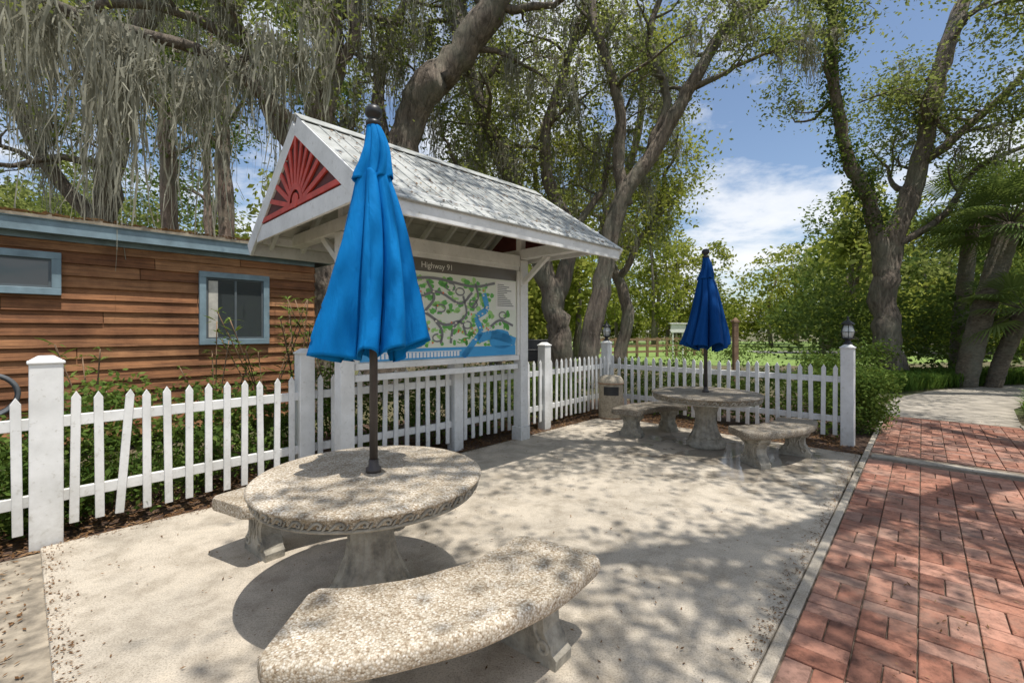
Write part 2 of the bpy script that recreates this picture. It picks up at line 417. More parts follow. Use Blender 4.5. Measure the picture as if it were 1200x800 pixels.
# ------------------------------------------------------------------ picket fence
fence = empty('picket_fence')
pk = MB(); posts = MB(); rails = MB()
def post(x, y, ang, h=1.36, s=.155):
    M = Matrix.Rotation(ang, 3, 'Z')
    posts.box((x, y, h/2-.02), (s, s, h+.04), M)
    posts.box((x, y, h+.010), (s+.022, s+.022, .022), M)
    posts.box((x, y, h+.040), (s+.006, s+.006, .038), M, (.45, .45))
def run(p, q, broken=()):
    p = Vector((*p, 0)); q = Vector((*q, 0)); d = q-p; L = d.length; d.normalize(); ang = math.atan2(d.y, d.x)
    nrm = Vector((d.y, -d.x, 0))
    M = Matrix.Rotation(ang, 3, 'Z')
    for z in (.36, .92):
        rails.box((p+q)/2+Vector((0, 0, z)), (L-.15, .04, .085), M)
    k = int(L/.142)
    for i in range(1, k):
        c = p+d*(L*i/k)+nrm*.033
        tilt = rnd.uniform(-.016, .016)
        h = 1.0+rnd.uniform(-.012, .012); z0 = .13+rnd.uniform(-.012, .012)
        if i in broken: tilt = .07; c = c-d*.03
        M2 = M @ Matrix.Rotation(tilt, 3, 'Y')
        w_ = .056; t_ = .02
        vs = []
        for y in (-t_/2, t_/2):
            for x, z in ((-w_/2, 0), (w_/2, 0), (w_/2, h-.05), (0, h), (-w_/2, h-.05)):
                vs.append(c+Vector((0, 0, z0))+M2 @ Vector((x, y, z)))
        pk.add(vs, [(0, 1, 2, 3, 4), (9, 8, 7, 6, 5), (0, 5, 6, 1), (1, 6, 7, 2), (2, 7, 8, 3), (3, 8, 9, 4), (4, 9, 5, 0)])
FP = [(-4.9, 1.75), (-3.47, 3.39), (-2.2, 4.83), (-.76, 6.12), (.53, 7.45), (1.87, 9.0), (4.70, 6.37)]
for i in range(len(FP)-1): run(FP[i], FP[i+1], broken=(3,) if i == 1 else ())
for i, (x, y) in enumerate(FP):
    post(x, y, math.radians(47), 1.36, .18 if i == 1 else .155)
pk.obj('pickets', WHITE, fence, .003); rails.obj('rails', WHITE, fence, .004); posts.obj('posts', WHITE, fence, .008, 2)

def lantern(x, y, z):
    e = empty('post_lantern', (x, y, z))
    a = MB(); a.lathe([(.05, 0), (.055, .02), (.03, .03), (.035, .06), (.07, .075), (.075, .09)], 16)
    for i in range(6):
        t = i*math.pi/3
        a.tube([(.072*math.cos(t), .072*math.sin(t), .08), (.085*math.cos(t), .085*math.sin(t), .17), (.06*math.cos(t), .06*math.sin(t), .27)], .004, 6)
    a.torus((0, 0, .17), .086, .004, 20, 6)
    a.lathe([(.085, .27), (.08, .285), (.04, .32), (.018, .335), (.012, .36), (.018, .37), (.004, .39)], 16)
    a.obj('cage_and_cap', DARKM, e)
    m, n2, bb = newmat('lantern_glass'); bb.inputs['Base Color'].default_value = (.80, .82, .80, 1)
    bb.inputs['Transmission Weight'].default_value = .3; bb.inputs['Roughness'].default_value = .25
    a = MB(); a.lathe([(.055, .085), (.076, .17), (.05, .27)], 16); a.obj('glass', m, e)
lantern(4.70, 6.37, 1.42); lantern(1.87, 9.0, 1.42)

# ------------------------------------------------------------------ kiosk
KA = math.atan2(.709, .705)
K = empty('map_kiosk', (-1.74, 4.73, 0), KA)
HW = 1.45; X0, X1 = -.46, 2.9; ZE, ZR = 2.66, 3.67; sl = (ZR-ZE)/HW; sa = math.atan(sl)
b = MB()
for x in (0, 2.65):
    b.box((x, 0, 1.28+.03), (.15, .15, 2.62)); b.box((x, 0, .13), (.19, .19, .2))
b.obj('posts', WHITE, K, .006, 2)
b = MB()
b.box((1.325, 0, 2.60), (2.50, .12, .16))
for x in (0, 2.65):
    b.box((x, 0, 2.70), (.13, 2.66, .14))
    for sgn in (-1, 1): b.beam((x, sgn*.06, 2.30), (x, sgn*.52, 2.64), .06, .07)
    b.box((x, 0, 3.14), (.10, .10, .74))
b.box((1.22, 0, 3.50), (3.2, .07, .16))
for sgn in (-1, 1): b.box((1.22, sgn*1.33, 2.695), (3.22, .06, .12))
b.obj('frame_beams', WHITE, K, .005)
b = MB()
k = 9
for i in range(k):
    x = X0+.18+i*(X1-X0-.36)/(k-1)
    for sgn in (-1, 1): b.beam((x, sgn*.03, ZR-.10), (x, sgn*1.40, ZE-.055+.01), .045, .10)
b.obj('rafters', WHITE, K, .003)
b = MB()
for sgn in (-1, 1):
    nz = Vector((0, sgn*math.sin(sa), math.cos(sa)))
    Mx = Matrix.Rotation(-sgn*sa, 3, 'X')
    for j in range(9):
        f = (j+.5)/9
        p = Vector(((X0+X1)/2, sgn*HW*f, ZR-(ZR-ZE)*f))-nz*.028
        b.box(p, (X1-X0-.06, HW/math.cos(sa)/9-.008, .022), Mx)
b.obj('roof_decking', SOFFIT, K)
b = MB()
for sgn in (-1, 1):
    nz = Vector((0, sgn*math.sin(sa), math.cos(sa)))
    Mx = Matrix.Rotation(-sgn*sa, 3, 'X')
    mid = Vector(((X0+X1)/2, sgn*(HW+.05)/2, ZR-(HW+.05)/2*sl))
    b.box(mid, (X1-X0+.06, (HW+.05)/math.cos(sa), .018), Mx)
    kk = 22
    for i in range(kk+1):
        x = X0-.02+i*(X1-X0+.04)/kk
        b.box(Vector((x, mid.y, mid.z))+nz*.013, (.016, (HW+.05)/math.cos(sa)-.01, .010), Mx)
    b.box(Vector(((X0+X1)/2, sgn*.075, ZR-.075*sl))+nz*.026, (X1-X0+.09, .19, .010), Mx)
b.obj('metal_roof', ROOF, K, .003)
rl = []
for _ in range(700):
    sgn = -1 if rnd.random() < .6 else 1; yy = rnd.uniform(.05, 1.45); xx = rnd.uniform(X0, X1)
    rl.append((xx, sgn*yy, ZR-yy*sl+.026))
rl = np.array(rl); an = R.uniform(0, 6.28, len(rl)); ss = R.uniform(.010, .028, len(rl))[:, None]
d_ = np.stack([np.cos(an), np.sin(an), -np.sign(rl[:, 1])*np.sin(an)*sl], 1)*ss; e_ = np.stack([-np.sin(an), np.cos(an), -np.sign(rl[:, 1])*np.cos(an)*sl], 1)*ss*.45
quads('roof_leaf_litter', np.stack([rl-d_, rl+e_, rl+d_, rl-e_], 1), DEAD, K)
b = MB()
for sgn in (-1, 1):
    b.box(((X0+X1)/2, sgn*(HW+.012), ZE-.075), (X1-X0+.02, .03, .16))
    for x in (X0-.02, X1+.02):
        b.beam((x, sgn*.012, ZR-.095), (x, sgn*(HW+.02), ZE-.10), .035, .17)
for x in (X0-.015, X1+.015):
    b.box((x, 0, 2.70), (.03, 2.36, .17))
b.obj('fascia_and_rake_boards', WHITE, K, .004)
for gx, dn in ((X0-.005, -1), (X1+.005, 1)):
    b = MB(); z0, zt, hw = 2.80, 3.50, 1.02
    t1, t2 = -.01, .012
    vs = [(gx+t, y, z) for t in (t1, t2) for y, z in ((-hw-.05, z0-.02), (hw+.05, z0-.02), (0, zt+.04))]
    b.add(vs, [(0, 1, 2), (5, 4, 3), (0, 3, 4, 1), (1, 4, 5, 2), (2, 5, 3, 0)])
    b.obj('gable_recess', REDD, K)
    b = MB(); fx = gx+dn*.022
    b.beam((fx, -hw, z0+.025), (fx, hw, z0+.025), .02, .05)
    b.beam((fx, -hw, z0+.03), (fx, 0, zt), .02, .05); b.beam((fx, hw, z0+.03), (fx, 0, zt), .02, .05)
    for i in range(1, 12):
        a = math.pi*i/12
        dx, dz = math.cos(a), math.sin(a)
        s_ = (zt-z0)/hw; t = (zt-z0)/(dz+s_*abs(dx))
        b.beam((fx, dx*.17, z0+dz*.17), (fx, dx*t*.97, z0+dz*t*.97), .018, .05)
    pv = []
    for rr in (.13, .19):
        for i in range(17):
            a = math.pi*i/16; pv.append((fx+dn*.012, rr*math.cos(a), z0+.03+rr*math.sin(a)))
    b.add(pv, [(i, i+1, 18+i, 17+i) for i in range(16)])
    b.lathe([(.07, -.012), (.07, .012)], 20, (fx, 0, z0+.06), M=Matrix.Rotation(math.pi/2, 3, 'Y'))
    b.obj('sunburst', RED, K)
yb = -.03
b = MB(); b.box((1.325, 0.0, 1.86), (2.44, .05, 1.24)); b.obj('sign_backing', WHITE, K)
b = MB()
b.box((1.325, -.032, 2.50), (2.47, .045, .06)); b.box((1.325, -.032, 1.225), (2.47, .05, .07))
for x in (.10, 2.55): b.box((x, -.032, 1.86), (.05, .044, 1.2))
b.box((1.325, -.012, 1.10), (2.46, .05, .07))
b.obj('sign_frame', WHITE, K, .004)
def pm_(name, c, rough=.35): return simple(name, c, rough, .04, 3, bs=0)
def flat(polys, name, mat, layer):
    m = MB()
    for p in polys: m.add([(x, yb-.0015*layer, z) for x, z in p], [tuple(range(len(p)))])
    m.obj(name, mat, K)
def rect(x0, z0, x1, z1): return [(x0, z0), (x1, z0), (x1, z1), (x0, z1)]
def blob(cx, cz, rx, rz, n=14, j=.25):
    return [(cx+rx*math.cos(2*math.pi*i/n)*(1+rnd.uniform(-j, j)), cz+rz*math.sin(2*math.pi*i/n)*(1+rnd.uniform(-j, j))) for i in range(n)]
def catmull(pts, n=6):
    P = np.array(pts, float); Q = np.vstack([2*P[0]-P[1], P, 2*P[-1]-P[-2]]); out = []
    for i in range(1, len(Q)-2):
        for k in range(n):
            t = k/n; a, b_, c, d = Q[i-1], Q[i], Q[i+1], Q[i+2]
            out.append(.5*((2*b_)+(-a+c)*t+(2*a-5*b_+4*c-d)*t*t+(-a+3*b_-3*c+d)*t**3))
    out.append(P[-1]); return np.array(out)
def ribbon(pts, w):
    out = []
    P = catmull([(x, 0, z) for x, z in pts], 6)
    for i in range(len(P)-1):
        a, c = P[i], P[i+1]; d = c-a; L = math.hypot(d[0], d[2])+1e-6; nx, nz = -d[2]/L*w/2, d[0]/L*w/2
        out.append([(a[0]-nx, a[2]-nz), (c[0]-nx, c[2]-nz), (c[0]+nx, c[2]+nz), (a[0]+nx, a[2]+nz)])
    return out
flat([rect(.13, 1.265, 2.52, 2.465)], 'map_field', pm_('map_cream', (.74, .77, .66)), 1)
flat([rect(.13, 2.31, 2.52, 2.465)], 'map_header', pm_('map_header_taupe', (.13, .118, .10)), 2)
flat([rect(2.12, 1.9, 2.50, 2.29)], 'map_key', pm_('map_key_white', (.80, .79, .74)), 3)
gr1 = []; gr2 = []
for i in range(300):
    x = rnd.uniform(.2, 2.42); z = rnd.uniform(1.42, 2.26)
    if x > 2.05 and z > 1.88: continue
    (gr1 if i % 2 else gr2).append(blob(x, z, rnd.uniform(.018, .055), rnd.uniform(.016, .04)))
flat(gr1, 'map_woodland', pm_('map_green', (.12, .42, .07)), 2.6)
flat(gr2, 'map_lawn', pm_('map_green_light', (.36, .66, .20)), 2.2)
river = ribbon([(1.55, 1.27), (1.72, 1.45), (1.85, 1.6), (1.78, 1.78), (1.95, 1.9), (1.9, 2.1)], .085)+ribbon([(1.80, 1.5), (2.1, 1.55), (2.5, 1.45)], .12)
flat(river+[rect(.15, 1.27, 2.50, 1.40), blob(2.2, 1.48, .24, .13)], 'map_water', pm_('map_blue', (.05, .34, .68)), 3.4)
roads = []
for rp in ([(.15, 2.25), (.6, 2.2), (1.1, 2.24), (1.7, 2.18), (2.1, 2.25)], [(.2, 1.9), (.45, 2.05), (.8, 1.98), (1.15, 2.08), (1.5, 1.95), (1.7, 2.1)],
           [(.2, 1.6), (.5, 1.72), (.62, 1.9), (.95, 1.83), (1.25, 1.68), (1.5, 1.72), (1.6, 1.55)], [(.9, 1.42), (1.0, 1.6), (.95, 1.8), (1.1, 2.0), (1.0, 2.2)],
           [(1.35, 1.45), (1.4, 1.65), (1.6, 1.82), (1.55, 2.05)], [(.3, 1.45), (.55, 1.52), (.8, 1.5)], [(2.0, 1.65), (2.2, 1.75), (2.45, 1.68)],
           [(.25, 2.12), (.5, 2.16), (.9, 2.1)], [(1.2, 1.45), (1.22, 1.6), (1.1, 1.75)], [(1.75, 2.22), (1.8, 2.05), (1.7, 1.9)]):
    roads += ribbon(rp, .034)
for cx0, cz0 in ((.35, 1.75), (.72, 2.1), (.75, 1.62), (1.2, 1.88), (1.15, 1.52), (1.5, 2.1), (1.72, 1.95), (2.25, 1.82), (1.35, 2.15), (.45, 1.55), (1.62, 1.68)):
    roads += ribbon([(cx0+.07*math.cos(a), cz0+.045*math.sin(a)) for a in np.linspace(0, 6.28, 8)], .018)
flat(roads, 'map_roads', pm_('map_road_grey', (.19, .19, .195)), 4.4)
bl = [rect(x, z, x+.03, z+.02) for x, z in [(rnd.uniform(.2, 2.0), rnd.uniform(1.45, 2.2)) for _ in range(110)]]
flat(bl, 'map_buildings', pm_('map_building', (.80, .76, .64)), 5.4)
flat([blob(rnd.uniform(.2, 2.0), rnd.uniform(1.45, 2.2), .013, .013, 8, 0) for _ in range(30)], 'map_markers', pm_('map_marker_orange', (.75, .18, .05)), 6.2)
flat([rect(.3+i*.05, 1.29, .335+i*.05, 1.35) for i in range(24)]+[rect(.28, 1.353, 1.52, 1.362)], 'map_marina', pm_('map_marina_white', (.8, .82, .84)), 5.0)
flat([rect(2.15, 2.26-i*.026, 2.15+rnd.uniform(.12, .32), 2.27-i*.026) for i in range(1, 13)], 'map_key_lines', pm_('map_key_text', (.12, .12, .12)), 4.6)
tx = bpy.data.curves.new('sign_text', 'FONT'); tx.body = 'Highway 91'; tx.size = .10; tx.align_x = 'CENTER'; tx.extrude = .0005
tm = pm_('sign_lettering', (.80, .78, .72)); tx.materials.append(tm)
to = link(bpy.data.objects.new('sign_text', tx), K); to.location = (1.15, yb-.008, 2.355); to.rotation_euler = (math.pi/2, 0, 0)

# ------------------------------------------------------------------ cabin
C = empty('wood_cabin', (-5.85, 5.2, 0), math.radians(46.8))
CX0, CX1, CD = -7.5, 3.62, 5.0; YW = .12
wins = [(-1.0, .50, 2.04, 2.56), (1.93, 2.88, 1.40, 2.48)]
b = MB(); b.box(((CX0+CX1)/2, YW+.03+CD/2, 1.45), (CX1-CX0-.02, CD, 2.6)); b.obj('wall_core', simple('dark_wall_core', (.05, .03, .02)), C)
b = MB(); z = .2
while z < 2.70:
    x = CX0
    while x < CX1-.01:
        L = min(rnd.uniform(2.4, 4.6), CX1-x)
        if CX1-x-L < .8: L = CX1-x
        M = Matrix.Rotation(-.19+rnd.uniform(-.02, .02), 3, 'X')
        b.box((x+L/2, YW-.014+rnd.uniform(-.003, .003), z+.08+rnd.uniform(-.004, .004)), (L-.006, .026, .168), M)
        x += L
    yy = YW
    while yy < YW+CD:
        L = min(2.5, YW+CD-yy)
        b.box((CX1+.014, yy+L/2, z+.08), (.026, L-.004, .168), Matrix.Rotation(-.19, 3, 'Y'))
        yy += L
    z += .15
b.obj('lap_siding', SIDING, C, .003)
b = MB()
b.box(((CX0+CX1)/2, -.10, 2.86), (CX1-CX0+.5, .03, .19)); b.box(((CX0+CX1)/2, -.125, 2.935), (CX1-CX0+.52, .02, .035))
b.box(((CX0+CX1)/2, YW-.045, 2.75), (CX1-CX0, .03, .08))
b.box((CX1+.24, (CD)/2, 2.86), (.03, CD+.3, .19))
for x0, x1, z0, z1 in wins:
    f = .085
    b.box(((x0+x1)/2, YW-.065, z1-f/2), (x1-x0, .06, f)); b.box(((x0+x1)/2, YW-.065, z0+f/2), (x1-x0, .06, f))
    for x in (x0+f/2, x1-f/2): b.box((x, YW-.065, (z0+z1)/2), (f, .058, z1-z0-2*f))
b.obj('fascia_and_window_trim', TRIM, C, .004)
b = MB()
for x0, x1, z0, z1 in wins: b.box(((x0+x1)/2, YW-.050, (z0+z1)/2), (x1-x0-.15, .01, z1-z0-.15))
b.obj('window_glass', GLASS, C)
b = MB()
for x0, x1, z0, z1 in wins:
    b.box(((x0+x1)/2, YW-.058, (z0+z1)/2), (.03, .02, z1-z0-.17))
    for x in (x0+.1, x1-.1): b.box((x, YW-.058, (z0+z1)/2), (.022, .02, z1-z0-.17))
    for zq in (z0+.1, z1-.1): b.box(((x0+x1)/2, YW-.058, zq), (x1-x0-.2, .019, .022))
b.obj('window_sashes', simple('sash_dark', (.10, .12, .13)), C)
b = MB(); b.box((2.11, YW-.0565, 1.93), (.12, .003, .84)); b.obj('curtain', CURT, C)
b = MB(); rh = 3.42
cy0, cy1 = -.14, CD+.4; cm = (cy0+cy1)/2
xs = (CX0-.25, CX1+.26)
vs = [(x, y, z) for x in xs for y, z in ((cy0, 2.965), (cm, rh), (cy1, 2.965), (cy1, 2.93), (cy0, 2.93))]
b.add(vs, [(0, 5, 6, 1), (1, 6, 7, 2), (0, 1, 2, 3, 4), (9, 8, 7, 6, 5), (4, 3, 8, 9), (0, 4, 9, 5), (2, 7, 8, 3)])
for i in range(26):
    x = CX0-.2+i*.45
    b.beam((x, cy0+.01, 2.975), (x, cm, rh+.01), .03, .025)
b.obj('low_roof', OLDROOF, C)
nl_ = 3500
px_ = R.uniform(CX0, CX1, nl_); py_ = R.uniform(cy0, cm, nl_)
pz_ = 2.975+(py_-cy0)/(cm-cy0)*(rh-2.965)+R.uniform(.0, .03, nl_)
P_ = np.stack([px_, py_, pz_], 1); a_ = R.normal(size=(nl_, 3)); a_[:, 2] *= .3; a_ *= .025; b_2 = np.cross(a_, (0, .2, 1))*.45
quads('roof_leaf_litter', np.stack([P_-a_, P_+b_2, P_+a_, P_-b_2], 1), DEAD, C)
hr = empty('garden_hose_reel', (-5.35, 4.65, .95), math.radians(46.8))
b = MB(); Mr = Matrix.Rotation(math.pi/2, 3, 'X')
for i in range(4): b.torus((0, -.05*i, 0), .2+.01*(i % 2), .018, 28, 8, Mr)
b.obj('hose_coils', GREYS, hr)
b = MB(); b.lathe([(.06, 0), (.06, .2)], 16, (0, .02, 0), M=Mr); b.box((0, .06, -.45), (.06, .06, 1.0)); b.box((0, .06, -.93), (.3, .3, .04)); b.obj('hub_and_stand', DARKM, hr)

# ------------------------------------------------------------------ tables, benches, umbrellas
def table(x, y, r, agg):
    e = empty('concrete_table', (x, y, .045))
    b = MB(); zt = .725
    prof = [(r*.5, zt-.095), (r-.10, zt-.09), (r-.055, zt-.085), (r-.03, zt-.07), (r-.024, zt-.05), (r-.018, zt-.03), (r, zt-.022), (r+.002, zt-.01), (r-.012, zt), (r-.03, zt+.002), (.028, zt+.004)]
    b.lathe(prof, 96); b.obj('table_top', agg, e)
    b = MB(); k = 38
    for i in range(k):
        a = 2*math.pi*i/k
        def q(u, z_, o=0): return ((r-.020+o)*math.cos(a+u/r), (r-.020+o)*math.sin(a+u/r), zt-.054+z_)
        b.tube([q(-.050, -.018), q(-.032, -.006), q(-.014, .012), q(.006, .017), q(.020, .006), q(.016, -.008), q(.004, -.010), q(.0, -.001)], [.004, .008, .009, .009, .008, .007, .006, .004], 6)
        b.tube([q(.022, -.020), q(.034, -.010), q(.044, .008)], [.003, .007, .003], 5)
    b.torus((0, 0, zt-.085), r-.036, .010, 96, 6); b.obj('rim_scrollwork', CAST, e)
    b = MB()
    b.lathe([(.24, 0), (.25, .02), (.25, .05), (.23, .07), (.21, .085), (.22, .10), (.20, .13)], 40)
    b.lathe([(.205, .12), (.17, .18), (.14, .26), (.125, .36), (.13, .45), (.155, .53), (.19, .60), (.22, .64)], 72, flute=.12, fn=14)
    b.lathe([(.20, .61), (.23, .63), (.235, .66)], 40)
    b.obj('pedestal', CAST, e)
    return e
def bench(name, cx, cy, a0, a1, agg, ri=1.05, ro=1.5):
    e = empty(name, (cx, cy, .045))
    a0, a1 = math.radians(a0), math.radians(a1)
    zt = .425
    cs = [(ri+.015, zt-.085), (ri+.0, zt-.07), (ri-.004, zt-.03), (ri+.004, zt-.008), (ri+.02, zt), (ro-.02, zt), (ro-.004, zt-.008), (ro+.004, zt-.03), (ro, zt-.07), (ro-.015, zt-.085)]
    b = MB(); n = 40; m = len(cs); vs = []
    for i in range(n+1):
        t = i/n; a = a0+(a1-a0)*t
        ed = min(t, 1-t)*(a1-a0)*1.27; k = 0 if ed > .05 else (1-math.sqrt(max(0, 1-(1-ed/.05)**2)))*.05
        for r_, z_ in cs:
            rr = r_+(k if r_ < 1.27 else -k)+.003*math.sin(a*23+r_*9)
            vs.append((rr*math.cos(a), rr*math.sin(a), z_))
    fs = [(i*m+j, i*m+(j+1) % m, (i+1)*m+(j+1) % m, (i+1)*m+j) for i in range(n) for j in range(m)]
    b.add(vs, fs, True); b.f.append(list(range(m))[::-1]); b.sm.append(False); b.f.append([n*m+j for j in range(m)]); b.sm.append(False)
    b.obj('seat', agg, e, .006, 2)
    b = MB()
    for a in (a0+.19, a1-.19):
        prof = [(.17, 0), (.175, .05), (.15, .07), (.14, .10), (.105, .15), (.10, .21), (.125, .27), (.165, .30), (.175, .34)]
        M = Matrix.Rotation(a, 3, 'Z'); rc = (ri+ro)/2; o = Vector((rc*math.cos(a), rc*math.sin(a), 0))
        L = len(prof); vs = []
        for th in (-.065, .065):
            for hw, z_ in prof: vs.append(o+M @ Vector((hw, th, z_)))
            for hw, z_ in prof[::-1]: vs.append(o+M @ Vector((-hw, th, z_)))
        k = 2*L
        b.add(vs, [tuple(range(k)), tuple(range(2*k-1, k-1, -1))]+[((i+1) % k, i, k+i, k+(i+1) % k) for i in range(k)])
        for th in (-.067, .067):
            for sg in (-1, 1):
                Mt = M @ Matrix.Rotation(math.pi/2, 3, 'X')
                b.torus(o+M @ Vector((sg*.115, th, .295)), .033, .012, 16, 6, Mt)
                b.torus(o+M @ Vector((sg*.115, th, .295)), .012, .009, 10, 6, Mt)
                b.torus(o+M @ Vector((sg*.10, th, .085)), .026, .011, 14, 6, Mt)
                b.tube([o+M @ Vector((sg*.085, th, .27)), o+M @ Vector((sg*.05, th, .21)), o+M @ Vector((sg*.055, th, .14)), o+M @ Vector((sg*.085, th, .105))], .010, 6)
            for q in range(3): b.tube([o+M @ Vector((0, th, .12)), o+M @ Vector(((q-1)*.03, th, .19)), o+M @ Vector(((q-1)*.05, th, .25))], [.004, .013, .004], 6)
    b.obj('scroll_legs', CAST, e, .006, 2)
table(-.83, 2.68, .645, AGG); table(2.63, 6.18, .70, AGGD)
bench('curved_bench', -.87, 3.05, -90.5, -29, AGG, 1.03, 1.52)
bench('curved_bench', -.74, 2.40, 92, 152, AGG, 1.07, 1.52)
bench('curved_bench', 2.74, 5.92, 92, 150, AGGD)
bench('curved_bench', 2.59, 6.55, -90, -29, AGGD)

def umbrella(x, y, zb, zt, rb, mat, seed):
    rg = random.Random(seed); e = empty('folded_patio_umbrella', (x, y, 0))
    H = zt-zb; nl = 8
    amp = [rg.uniform(.80, 1.15) for _ in range(nl)]; hem = [rg.uniform(-.07, .07) for _ in range(nl)]; tw = rg.uniform(.1, .3)
    wid = [rg.uniform(.7, 1.3) for _ in range(nl)]; cum = [0]
    for q in wid: cum.append(cum[-1]+q)
    cum = [c*nl/cum[-1] for c in cum]
    def warp(p):
        p %= nl
        for i in range(nl):
            if p < cum[i+1]: return i+(p-cum[i])/(cum[i+1]-cum[i])
        return nl-1e-6
    def sect(n_th, m, z0, z1, r0, r1, pleat, hemk, power):
        vs = []; fs = []
        for j in range(m+1):
            v = j/m
            for i in range(n_th):
                th = 2*math.pi*i/n_th
                ph = warp(th/(2*math.pi)*nl+tw*v+.10*math.sin(3*th+3*v))
                li = int(ph) % nl; f = ph-int(ph)
                cr = abs(math.cos(math.pi*f**1.7))
                fold = cr**.55
                Rr = r0+(r1-r0)*v**power
                blend = amp[li]*(1-f)+amp[(li+1) % nl]*f
                p = pleat*min(1, .35+v)
                r_ = Rr*((1-p)+p*fold)*(1+(blend-1)*min(1, v*1.2))
                r_ *= 1+.03*math.sin(7*v+li*2.1)+.022*math.sin(19*th+5*v)*min(1, v*1.5)
                hz = (hem[li]*(1-f)+hem[(li+1) % nl]*f-.06*(1-cr))*hemk
                z = z0+(z1-z0)*v+hz*v**3
                sk = .02*math.sin(3.3*v)
                vs.append((r_*math.cos(th)+sk, r_*math.sin(th), z))
        for j in range(m):
            for i in range(n_th): fs.append((j*n_th+i, j*n_th+(i+1) % n_th, (j+1)*n_th+(i+1) % n_th, (j+1)*n_th+i))
        return vs, fs
    b = MB(); zc = zt-H*.235
    vs, fs = sect(256, 60, zc+.03, zb, .082, rb, .66, 1.0, .90); b.add(vs, fs, True)
    o = b.obj('canopy', mat, e); so_ = o.modifiers.new('s', 'SOLIDIFY'); so_.thickness = .004
    b = MB(); vs, fs = sect(160, 24, zt, zc-.015, .034, .108, .36, .35, .85); b.add(vs, fs, True)
    o = b.obj('vent_cap', mat, e); so_ = o.modifiers.new('s', 'SOLIDIFY'); so_.thickness = .004
    b = MB(); amp[:] = amp[3:]+amp[:3]; hem[:] = [h-.03 for h in hem[2:]+hem[:2]]
    vs, fs = sect(160, 40, zc-.1, zb+.02, .05, rb*.62, .55, 1.0, .8); b.add(vs, fs, True)
    b.obj('inner_folds', mat, e)
    b = MB(); b.tube([(0, 0, .77), (0, 0, 1.5), (0, 0, zt+.01)], .024, 16)
    b.lathe([(.045, .765), (.045, .80), (.03, .81), (.028, .85)], 20); b.obj('pole', BRONZE, e)
    b = MB(); b.lathe([(.035, zt-.01), (.045, zt+.0), (.045, zt+.02), (.02, zt+.03), (.035, zt+.045), (.05, zt+.065), (.05, zt+.09), (.035, zt+.11), (.008, zt+.118)], 20); b.obj('finial', DARKM, e)
    b = MB()
    for i in range(nl):
        a = 2*math.pi*(i+.2)/nl
        b.tube([(.03*math.cos(a), .03*math.sin(a), zc), (rb*.45*math.cos(a), rb*.45*math.sin(a), zb+.06)], .007, 6)
    b.obj('ribs', BRONZE, e)
umbrella(-.815, 2.68, 1.50, 2.81, .318, BLUE, 5)
umbrella(2.63, 6.18, 1.42, 2.60, .325, BLUE_SHADE, 9)

e = empty('litter_bin', (1.78, 8.2, .03), math.radians(-10))
b = MB(); b.lathe([(.20, 0), (.215, .03), (.215, .62), (.225, .64), (.225, .68), (.205, .72), (.18, .76), (.10, .78)], 32); b.obj('bin_body', BEIGE, e)
b = MB()
pv = []
for zz_ in (.44, .59):
    for i in range(13):
        a = -math.pi/2-.62+1.24*i/12; pv.append((.222*math.cos(a), .222*math.sin(a), zz_))
b.add(pv, [(i, i+1, 14+i, 13+i) for i in range(12)]); b.obj('bin_opening', DARKM, e)
b = MB(); b.torus((0, 0, .64), .222, .012, 32, 8); b.torus((0, 0, .03), .214, .01, 32, 8); b.obj('bin_bands', BROWNW, e)

e = empty('wooden_marker_post', (5.35, 10.9, 0))
b = MB(); b.box((0, 0, .9), (.11, .11, 1.8)); b.box((0, 0, 1.83), (.15, .15, .05)); b.box((0, 0, 1.89), (.12, .12, .07), None, (.3, .3)); b.obj('post', BROWNW, e, .006)
e = empty('charcoal_grill', (.55, 10.8, 0))
b = MB(); b.box((0, 0, .45), (.08, .08, .9)); b.box((0, 0, 1.02), (.62, .42, .24), None, (1.08, 1.08)); b.box((0, 0, 1.16), (.66, .46, .03)); b.box((.0, .18, 1.28), (.64, .04, .24))
for i in range(9): b.box((-.26+i*.065, -.02, 1.19), (.012, .4, .012))
b.obj('grill_box', DARKM, e, .008)
e = empty('wooden_rail_fence')
b = MB()
for i in range(12):
    x = 4.6+i*.75; y = 26+i*.42; b.box((x, y, .6), (.14, .14, 1.25))
for z_ in (.35, .7, 1.1): b.beam((4.4, 25.9, z_), (13.0, 30.7, z_), .05, .13)
b.obj('posts_and_rails', BROWNW, e)
e = empty('notice_sign', (9.1, 25, 0), .2)
b = MB(); b.box((-.3, 0, .9), (.07, .07, 1.8)); b.box((.3, 0, .9), (.07, .07, 1.8)); b.box((0, -.05, 1.75), (.9, .04, .45)); b.box((0, -.04, 2.02), (1.05, .2, .06)); b.obj('board_and_posts', WHITE, e, .005)

